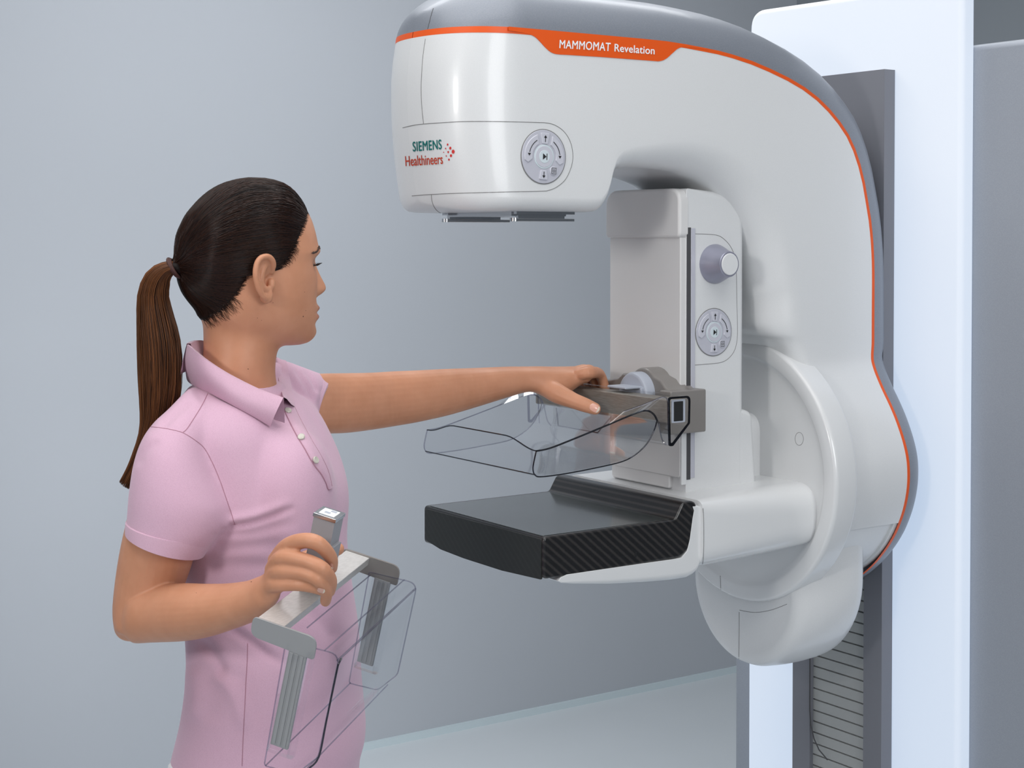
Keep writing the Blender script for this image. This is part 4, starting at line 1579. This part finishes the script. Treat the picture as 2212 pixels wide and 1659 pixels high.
# the parting along the top
for k in range(700):
    f = lerp(-.02, .084, random.random())
    p = hp(f, random.uniform(-.004, .004), .13)
    starts.append(p)
for s in starts:
    if isinstance(s, tuple):
        f, u, sd = s
        h, n_, _, _ = BV_SK.ray_cast(hp(f, sd * .3, u), HR * -sd)
        if h is None:
            continue
        p = h
    else:
        p = s
    pts = strand(p, random.uniform(.0001, .0014), 15, .004)
    r0 = random.uniform(.00022, .00048)
    sm.add(*tube(pts, [r0 * .25] + [r0] * 13 + [r0], 3))
# short loose hairs at the nape and temple
for k in range(150):
    if k < 100:
        x0_, y0_ = random.uniform(440, 505), 0
        y0_ = np.interp(x0_, [438, 462, 484, 505], [690, 678, 662, 642])
        dx, dy = random.uniform(4, 26), random.uniform(8, 26)
    else:
        x0_ = random.uniform(606, 642)
        y0_ = np.interp(x0_, [592, 608, 622, 640], [572, 572, 558, 530])
        dx, dy = random.uniform(3, 13), random.uniform(3, 15)
    q, cx_ = [], random.uniform(-5, 5)
    for t in range(6):
        u_ = t / 5
        h = on_surface(BV_BODY, x0_ - 4 + (dx + 4) * u_ + cx_ * math.sin(PI * u_), y0_ - 5 + (dy + 5) * u_, .0005 + .0008 * math.sin(PI * u_))
        if h is not None:
            q.append(h)
    if len(q) == 6:
        sm.add(*tube(q, [.00028, .00026, .00022, .00018, .00013, .00008], 3))
hs = sm.obj('hair_strands', M['hair'], hair, sharp=0)
hs['kind'] = 'stuff'
# bundle running into the tie
cone = [(428, 560, 428, 612, 2.145, .018), (405, 563, 405, 604, 2.135, .018), (388, 565, 388, 594, 2.124, .0145), (374, 566, 373, 591, 2.122, .013)]
v, f = limb(cone, 20)
obj('hair_gather', v, f, M['scalp'], hair, sharp=0)
tm = MB()
for k, (o1, o2) in enumerate(((0, 0), (2.5, 1), (-2.5, -1))):
    c1, c2 = P(366 + o1, 560 + o2, 2.122), P(386 + o1, 598 + o2, 2.122)
    c = (c1 + c2) / 2
    h = (c2 - c1) / 2
    tm.add(*tube([c + h * math.cos(2 * PI * t / 28) + VH * (.0155 * math.sin(2 * PI * t / 28)) for t in range(29)], .0021, 7))
tm.obj('hair_tie', M['tie'], PERSON)
# ponytail
PT = [(378, 577, 13, 2.122), (360, 583, 18, 2.122), (341, 603, 28, 2.124), (331, 640, 33, 2.126), (336, 690, 40, 2.128), (343, 740, 46, 2.130), (346, 800, 47, 2.132), (345, 850, 44, 2.134), (340, 900, 37, 2.136), (326, 945, 27, 2.138), (308, 985, 22, 2.14), (292, 1020, 20, 2.14), (276, 1048, 19, 2.14)]
pts_np = np.array(smooth_path(PT, 4))
pc = pts_np[:-9]
loops = []
for i, (x, y, hw, d) in enumerate(pc):
    a = pts_np[min(i + 1, len(pts_np) - 1)] - pts_np[max(i - 1, 0)]
    nx, ny = -a[1], a[0]
    L_ = math.hypot(nx, ny)
    nx, ny = nx / L_ * hw * .86, ny / L_ * hw * .86
    p1, p2 = P(x + nx, y + ny, d), P(x - nx, y - ny, d)
    c, h = (p1 + p2) / 2, (p2 - p1) / 2
    tk = .012 + .0006 * hw * .5
    loops.append([c + h * math.cos(2 * PI * k / 20) + VH * (tk * math.sin(2 * PI * k / 20)) for k in range(20)])
pony = obj('ponytail', *loft(loops), M['scalp'], PERSON, sharp=0)
pony['label'] = 'long auburn brown ponytail'
pm = MB()
NP_ = len(pts_np)
for k in range(2600):
    a, rr = random.uniform(0, 2 * PI), math.sqrt(random.uniform(.2, 1))
    ca, sa = math.cos(a) * rr, math.sin(a) * rr
    end = NP_ - 1 - int(abs(random.gauss(0, 3.2)))
    ph, am = random.uniform(0, 6.28), random.uniform(0, .05)
    q = []
    for i in range(0, end + 1):
        x, y, hw, d = pts_np[i]
        t_ = pts_np[min(i + 1, NP_ - 1)] - pts_np[max(i - 1, 0)]
        nx, ny = -t_[1], t_[0]
        L_ = math.hypot(nx, ny) + 1e-9
        o_ = hw * (ca + am * math.sin(i * .22 + ph))
        tk = .013 + .0006 * hw * .5
        q.append(P(x + nx / L_ * o_, y + ny / L_ * o_, d) + VH * (tk * sa))
    if len(q) > 6:
        q = q[::2] + [q[-1]]
        r0 = random.uniform(.00025, .0005)
        pm.add(*tube(q, [r0] * (len(q) - 3) + [r0 * .8, r0 * .5, r0 * .15], 3))
ps = pm.obj('ponytail_strands', M['hair_long'], pony, sharp=0)
ps['kind'] = 'stuff'

# ------------------------------------------------------------------ polo shirt
sh_ = MB()
TA = math.radians(15)
EF, ES = vec(math.cos(TA), -math.sin(TA), 0), vec(math.sin(TA), math.cos(TA), 0)


def torso(rows_, n=64, dz=0.0):
    loops = []
    for px, xl, xr, d, b, sq in rows_:
        p1, p2 = P(xl, px, d), P(xr, px, d)
        c = (p1 + p2) / 2
        hwid = (p2 - p1).length / 2
        bb = min(b, hwid * 3)
        a = math.sqrt(max(hwid ** 2 - (math.sin(TA) * bb) ** 2, (.35 * hwid) ** 2)) / math.cos(TA)
        l = []
        for k in range(n):
            t = 2 * PI * k / n
            cc, ss = math.cos(t), math.sin(t)
            l.append(c + EF * (a * math.copysign(abs(cc) ** (2 / sq), cc)) + ES * (bb * math.copysign(abs(ss) ** (2 / sq), ss)))
        loops.append(l)
    q = [smooth_path([tuple(l[j]) for l in loops], 4) for j in range(n)]
    return loft([[Vector(q[j][i]) for j in range(n)] for i in range(len(q[0]))])


TR = [(828, 414, 610, 2.185, .070, 2), (846, 404, 618, 2.185, .092, 2), (862, 398, 640, 2.18, .118, 2), (890, 388, 672, 2.182, .140, 2.1), (925, 380, 694, 2.182, .150, 2.15), (965, 378, 712, 2.182, .152, 2.15), (1005, 380, 729, 2.18, .150, 2.15),
      (1045, 383, 746, 2.178, .148, 2.1), (1080, 386, 752, 2.176, .146, 2.1), (1115, 389, 749, 2.176, .142, 2.1), (1150, 393, 744, 2.176, .137, 2.1), (1190, 397, 746, 2.178, .132, 2.1), (1240, 400, 752, 2.18, .130, 2.1), (1300, 405, 761, 2.18, .131, 2.1), (1360, 411, 769, 2.18, .137, 2.1),
      (1420, 416, 772, 2.18, .146, 2.1), (1480, 414, 774, 2.18, .155, 2.1), (1540, 405, 779, 2.18, .162, 2.1), (1585, 394, 783, 2.18, .166, 2.1), (1625, 384, 780, 2.18, .167, 2.1), (1660, 378, 770, 2.18, .167, 2.1), (1700, 374, 768, 2.18, .167, 2.1)]
sh_.add(*torso(TR))
# bust
for s_, px_, py_, d_ in ((1, 640, 1064, 2.10), (-1, 668, 1056, 2.215)):
    c = P(px_, py_, d_)
    sh_.add(*ball(c, .050, .072, .09, (EF, ES, HZ), 24, 16))
# near shoulder and sleeve
sh_.add(*limb([(410, 835, 520, 905, 2.12, .06), (368, 880, 470, 960, 2.08, .062), (322, 925, 470, 1020, 2.055, .062), (293, 990, 484, 1062, 2.045, .064), (281, 1060, 494, 1100, 2.04, .065), (277, 1110, 484, 1140, 2.04, .064), (275, 1132, 462, 1172, 2.04, .062), (276, 1143, 436, 1201, 2.04, .060)], 36))
# far shoulder and sleeve
sh_.add(*limb([(560, 800, 580, 930, 2.25, .06), (604, 778, 620, 940, 2.28, .062), (640, 788, 650, 942, 2.305, .060), (672, 800, 676, 942, 2.325, .058), (694, 808, 692, 938, 2.34, .056), (712, 822, 684, 916, 2.352, .054)], 36))
shirt = remesh('polo_shirt', sh_, 0.0034, 26, M['pink'], PERSON)


def chest_zone(co):
    d = co - np.array(CAM)
    z = d @ np.array(FW)
    px = 1106 + F * (d @ np.array(RT)) / z
    py = CYP - F * (d @ np.array(UP)) / z
    return np.clip((px - 560) / 60, 0, 1) * np.clip((py - 860) / 50, 0, 1) * np.clip((1180 - py) / 50, 0, 1)


soften(shirt.data, chest_zone, 130)


def to_px(p):
    d = p - CAM
    z = d.dot(FW)
    return 1106 + F * d.dot(RT) / z, CYP - F * d.dot(UP) / z


def folds(me, list_):
    """press creases and raise soft ridges in the cloth on the side it shows"""
    me.update()
    co = np.array([v.co[:] for v in me.vertices])
    no = np.array([v.normal[:] for v in me.vertices])
    d = co - np.array(CAM)
    z = d @ np.array(FW)
    px = 1106 + F * (d @ np.array(RT)) / z
    py = CYP - F * (d @ np.array(UP)) / z
    near = np.clip(-(no @ np.array(VH)) * 2.5, 0, 1)
    disp = np.zeros(len(co))
    for pts, wd, amp, lo in list_:
        q = np.array(smooth_path(pts, 5))
        best = np.full(len(co), 1e9)
        sgn = np.zeros(len(co))
        tt = np.zeros(len(co))
        for i in range(len(q) - 1):
            a, b = q[i], q[i + 1]
            ab = b - a
            L2 = ab @ ab
            t = np.clip(((px - a[0]) * ab[0] + (py - a[1]) * ab[1]) / L2, 0, 1)
            dx, dy = px - a[0] - t * ab[0], py - a[1] - t * ab[1]
            dd = np.hypot(dx, dy)
            m = dd < best
            best[m] = dd[m]
            sgn[m] = np.sign(ab[0] * dy - ab[1] * dx)[m]
            tt[m] = ((i + t) / (len(q) - 1))[m]
        fade = np.clip(np.minimum(tt, 1 - tt) * 5, 0, 1) if lo else np.clip((1 - tt) * 3, 0, 1)
        s_ = best * sgn
        disp += near * fade * amp * (np.exp(-(s_ / wd) ** 2) - .55 * np.exp(-((s_ + 1.9 * wd) / (1.5 * wd)) ** 2))
    co += no * disp[:, None]
    me.vertices.foreach_set('co', co.ravel())
    me.update()


folds(shirt.data, [
    ([(500, 1136), (540, 1130), (580, 1118), (612, 1105), (640, 1096)], 7, -.0055, 0),
    ([(495, 1152), (540, 1152), (590, 1140), (640, 1128)], 11, -.0026, 0),
    ([(470, 1190), (530, 1182), (590, 1178), (650, 1182)], 13, -.0028, 1),
    ([(440, 1225), (500, 1220), (560, 1222), (620, 1232)], 14, -.0026, 1),
    ([(505, 1362), (540, 1385), (580, 1415), (620, 1440)], 10, -.0045, 0),
    ([(420, 1385), (450, 1400), (470, 1430), (482, 1470)], 13, -.0045, 1),
    ([(455, 1455), (490, 1480), (515, 1525), (528, 1580)], 16, .0042, 1),
    ([(418, 1440), (425, 1500), (420, 1560)], 18, .004, 1),
    ([(600, 782), (630, 820), (655, 860), (680, 905), (700, 950)], 8, -.005, 1),
    ([(632, 792), (650, 818), (668, 850), (678, 880)], 7, -.004, 1),
    ([(655, 798), (672, 822), (683, 850)], 6, -.003, 1),
    ([(296, 1010), (306, 985), (324, 965), (345, 952)], 9, -.002, 1),
    ([(345, 930), (365, 905), (392, 880), (415, 865)], 10, -.003, 1),
    ([(560, 1250), (600, 1262), (650, 1290)], 13, -.003, 1),
    ([(640, 1300), (690, 1340), (730, 1390)], 16, -.0035, 1),
])
BV_SH = bvh_of(shirt)


# cuffs: a turned band round each sleeve end
def band(secs, name, thick=.0022):
    loops = []
    for x1, y1, x2, y2, d, b in secs:
        p1, p2 = P(x1, y1, d), P(x2, y2, d)
        c, h = (p1 + p2) / 2, (p2 - p1) / 2
        loops.append([c + h * math.cos(2 * PI * k / 40) + VH * (b * math.sin(2 * PI * k / 40)) for k in range(40)])
    v, f = loft(loops, cap0=False, cap1=False)
    return obj(name, v, f, M['pink_rib'], shirt)


band([(281, 1120, 456, 1158, 2.04, .058), (274, 1124, 463, 1164, 2.04, .0635), (273, 1133, 457, 1178, 2.04, .0635), (273.5, 1147, 440, 1203, 2.04, .0625), (276, 1149, 436, 1204, 2.04, .060), (284, 1148, 424, 1197, 2.04, .055)], 'cuff')
band([(700, 812, 688, 930, 2.346, .057), (713.5, 822, 690, 920, 2.352, .0575), (715, 826, 687, 916, 2.354, .055), (712, 830, 690, 910, 2.354, .050)], 'cuff')

# collar: a standing band that folds over, following the neckline
def collar_pt(px, py, off=.004):
    return on_surface(BV_SH, px, py, off)


inner_top = smooth_path([(404, 745), (414, 752), (428, 764), (448, 780), (478, 800), (508, 817), (559, 842), (611, 861)], 5)
outer_low = smooth_path([(401, 806), (405, 823), (420, 834), (447, 846), (475, 861), (503, 876), (549, 901), (584, 922)], 5)
cv = MB()
nI = len(inner_top)
dI = np.interp(np.linspace(0, 1, nI), [0, .12, .3, .55, .8, 1], [2.125, 2.105, 2.092, 2.086, 2.078, 2.07])
dO = []
for i, b in enumerate(outer_low):
    h = on_surface(BV_SH, b[0] + 3, b[1] + 2, .005)
    dO.append((h - CAM).dot(FW) if h is not None else None)
ok_ = [i for i, d in enumerate(dO) if d is not None and i > 4]
dO = np.interp(range(nI), ok_, [dO[i] for i in ok_])
dO = np.convolve(np.pad(dO, 4, mode='edge'), np.ones(9) / 9, mode='valid') - .002
loops = []
for i in range(nI):
    a, b = inner_top[i], outer_low[i]
    pa, pb_ = P(a[0], a[1], dI[i]), P(b[0], b[1], dO[i])
    row = []
    for k in range(9):
        t = k / 8
        row.append(lerp(pa, pb_, t) - VH * (.008 * math.sin(PI * t)) - VH * .003 * t * (1 - t))
    row = [pa + VH * .016 - HZ * .034, pa + VH * .013 - HZ * .014, pa + VH * .006 + HZ * .0008] + row
    loops.append(row + [row[-1] + VH * .0022, lerp(row[-1], row[-4], .5) + VH * .004])
v, f = loft(loops, closed=False)
cv.add(v, f)
collar = cv.obj('collar', M['pink_rib'], shirt, sharp=60)
# back of the collar, passing behind the neck, and its far wing
bk_ = [(405, 742, 2.125), (412, 738, 2.145), (424, 735, 2.17), (436, 737, 2.195), (446, 746, 2.215)]
loops = []
for x, y, d in smooth_path(bk_, 4):
    p = P(x, y, d)
    loops.append([p + RT * .014 - HZ * .03, p + RT * .004, p - RT * .001, p - RT * .006 - HZ * .02, p - RT * .010 - HZ * .042])
v, f = loft(loops, closed=False)
obj('collar_back', v, f, M['pink_rib'], collar, sharp=60)
fw_ = [(592, 772, 2.285, 616, 778), (598, 800, 2.255, 622, 812), (604, 828, 2.215, 628, 846), (609, 848, 2.16, 633, 868), (613, 858, 2.10, 634, 882)]
loops = []
for x, y, d, x2, y2 in smooth_path(fw_, 4):
    p, q = P(x, y, d), P(x2, y2, d + .004)
    hh = on_surface(BV_SH, x2, y2, .003)
    if hh is not None and (hh - CAM).dot(FW) > 2.0:
        q = hh
    loops.append([p - HZ * .025 + VH * .003, p, lerp(p, q, .3) - VH * .004 + HZ * .002, lerp(p, q, .7) - VH * .004, q])
v, f = loft(loops, closed=False)
obj('collar_wing', v, f, M['pink_rib'], collar, sharp=60)

# placket with buttons
pk_l = smooth_path([(607, 872), (622, 905), (640, 940), (658, 970), (676, 1002), (697, 1030), (709, 1058)], 5)
pk_r = smooth_path([(630, 862), (645, 895), (661, 926), (679, 958), (698, 990), (712, 1022), (718, 1050)], 5)
loops = []
for a, b in zip(pk_l, pk_r):
    l = []
    for k in range(6):
        h = on_surface(BV_SH, lerp(a[0], b[0], k / 5), lerp(a[1], b[1], k / 5), .0028 if 0 < k < 5 else .0002)
        l.append(h)
    if all(x is not None for x in l):
        loops.append(l)
v, f = loft(loops, closed=False)
placket = obj('placket', v, f, M['pink_rib'], shirt, sharp=60)
BV_PK = bvh_of(placket)
for px, py in ((622, 887), (651, 944), (681.5, 994)):
    h, n_, _, _ = BV_PK.ray_cast(CAM, raydir(px, py).normalized())
    if h is None:
        continue
    if n_.dot(raydir(px, py)) > 0:
        n_ = -n_
    a = n_.orthogonal().normalized()
    b = n_.cross(a)
    bl_ = []
    for r_, o_ in ((.0048, 0), (.0048, .0016), (.0042, .0022), (.0034, .0020), (.0005, .0018)):
        bl_.append([h + n_ * o_ + a * (r_ * math.cos(t * PI / 12)) + b * (r_ * math.sin(t * PI / 12)) for t in range(24)])
    bo = obj('button', *loft(bl_), M['pearl'], shirt)
    bh = MB()
    for k in range(4):
        c = h + n_ * .0021 + a * (.0011 * math.cos(k * PI / 2)) + b * (.0011 * math.sin(k * PI / 2))
        bh.add(*ball(c, .0004, .0004, .0004, None, 6, 5))

# seams
for pts in ([(449, 850), (436, 876), (420, 902), (404, 926), (395, 934)],
            [(326, 922), (345, 924), (370, 928), (395, 935), (420, 950), (441, 968), (458, 998), (474, 1035), (488, 1075), (500, 1110), (507, 1133)],
            [(535, 1390), (534, 1430), (531, 1480), (528, 1540), (525, 1600), (523, 1655)]):
    seam('stitch_line', BV_SH, pts, M['pink_seam'], shirt, 0.0006, 8, 0.0)
sl_ = [(pk_l[i][0], pk_l[i][1]) for i in range(0, len(pk_l), 3)] + [(718, 1051)]
seam('stitch_line', BV_SH, sl_, M['pink_seam'], shirt, 0.0007, 4, 0.0006)
seam('stitch_line', BV_PK, [(pk_r[i][0] - 1, pk_r[i][1]) for i in range(0, len(pk_r), 3)], M['pink_seam'], shirt, 0.0005, 4, 0.0)

# trousers and shoes, mostly below the picture
tr = MB()
TR2 = [(1600, 398, 776, 2.18, .155, 2), (1660, 386, 766, 2.18, .160, 2), (1740, 380, 768, 2.18, .163, 2), (1850, 384, 764, 2.18, .16, 2)]
tr.add(*torso(TR2))
for sd in (-1, 1):
    lp = []
    for z, r, fx in ((.90, .092, .0), (.75, .085, .0), (.55, .066, .005), (.45, .062, .0), (.28, .055, -.01), (.08, .046, -.01)):
        c = Vector((foot.x, foot.y, z)) + ES * (sd * .078) + EF * fx
        lp.append([c + EF * (r * math.cos(2 * PI * k / 24)) + ES * (r * .92 * math.sin(2 * PI * k / 24)) for k in range(24)])
    tr.add(*loft(lp))
remesh('trousers', tr, 0.008, 4, M['trousers'], PERSON)
for sd in (-1, 1):
    lp = []
    for f_, wd, h_ in ((-.075, .026, .05), (-.06, .034, .085), (-.02, .036, .09), (.04, .040, .07), (.10, .045, .05), (.15, .040, .038), (.172, .022, .024)):
        c = Vector((foot.x, foot.y, 0)) + ES * (sd * .078) + EF * f_
        lp.append([c + ES * (wd * math.cos(2 * PI * k / 20)) + HZ * (max(0.0, h_ * .45 + h_ * .55 * math.sin(2 * PI * k / 20))) for k in range(20)])
    obj('shoe', *loft(lp), M['shoe'], PERSON)
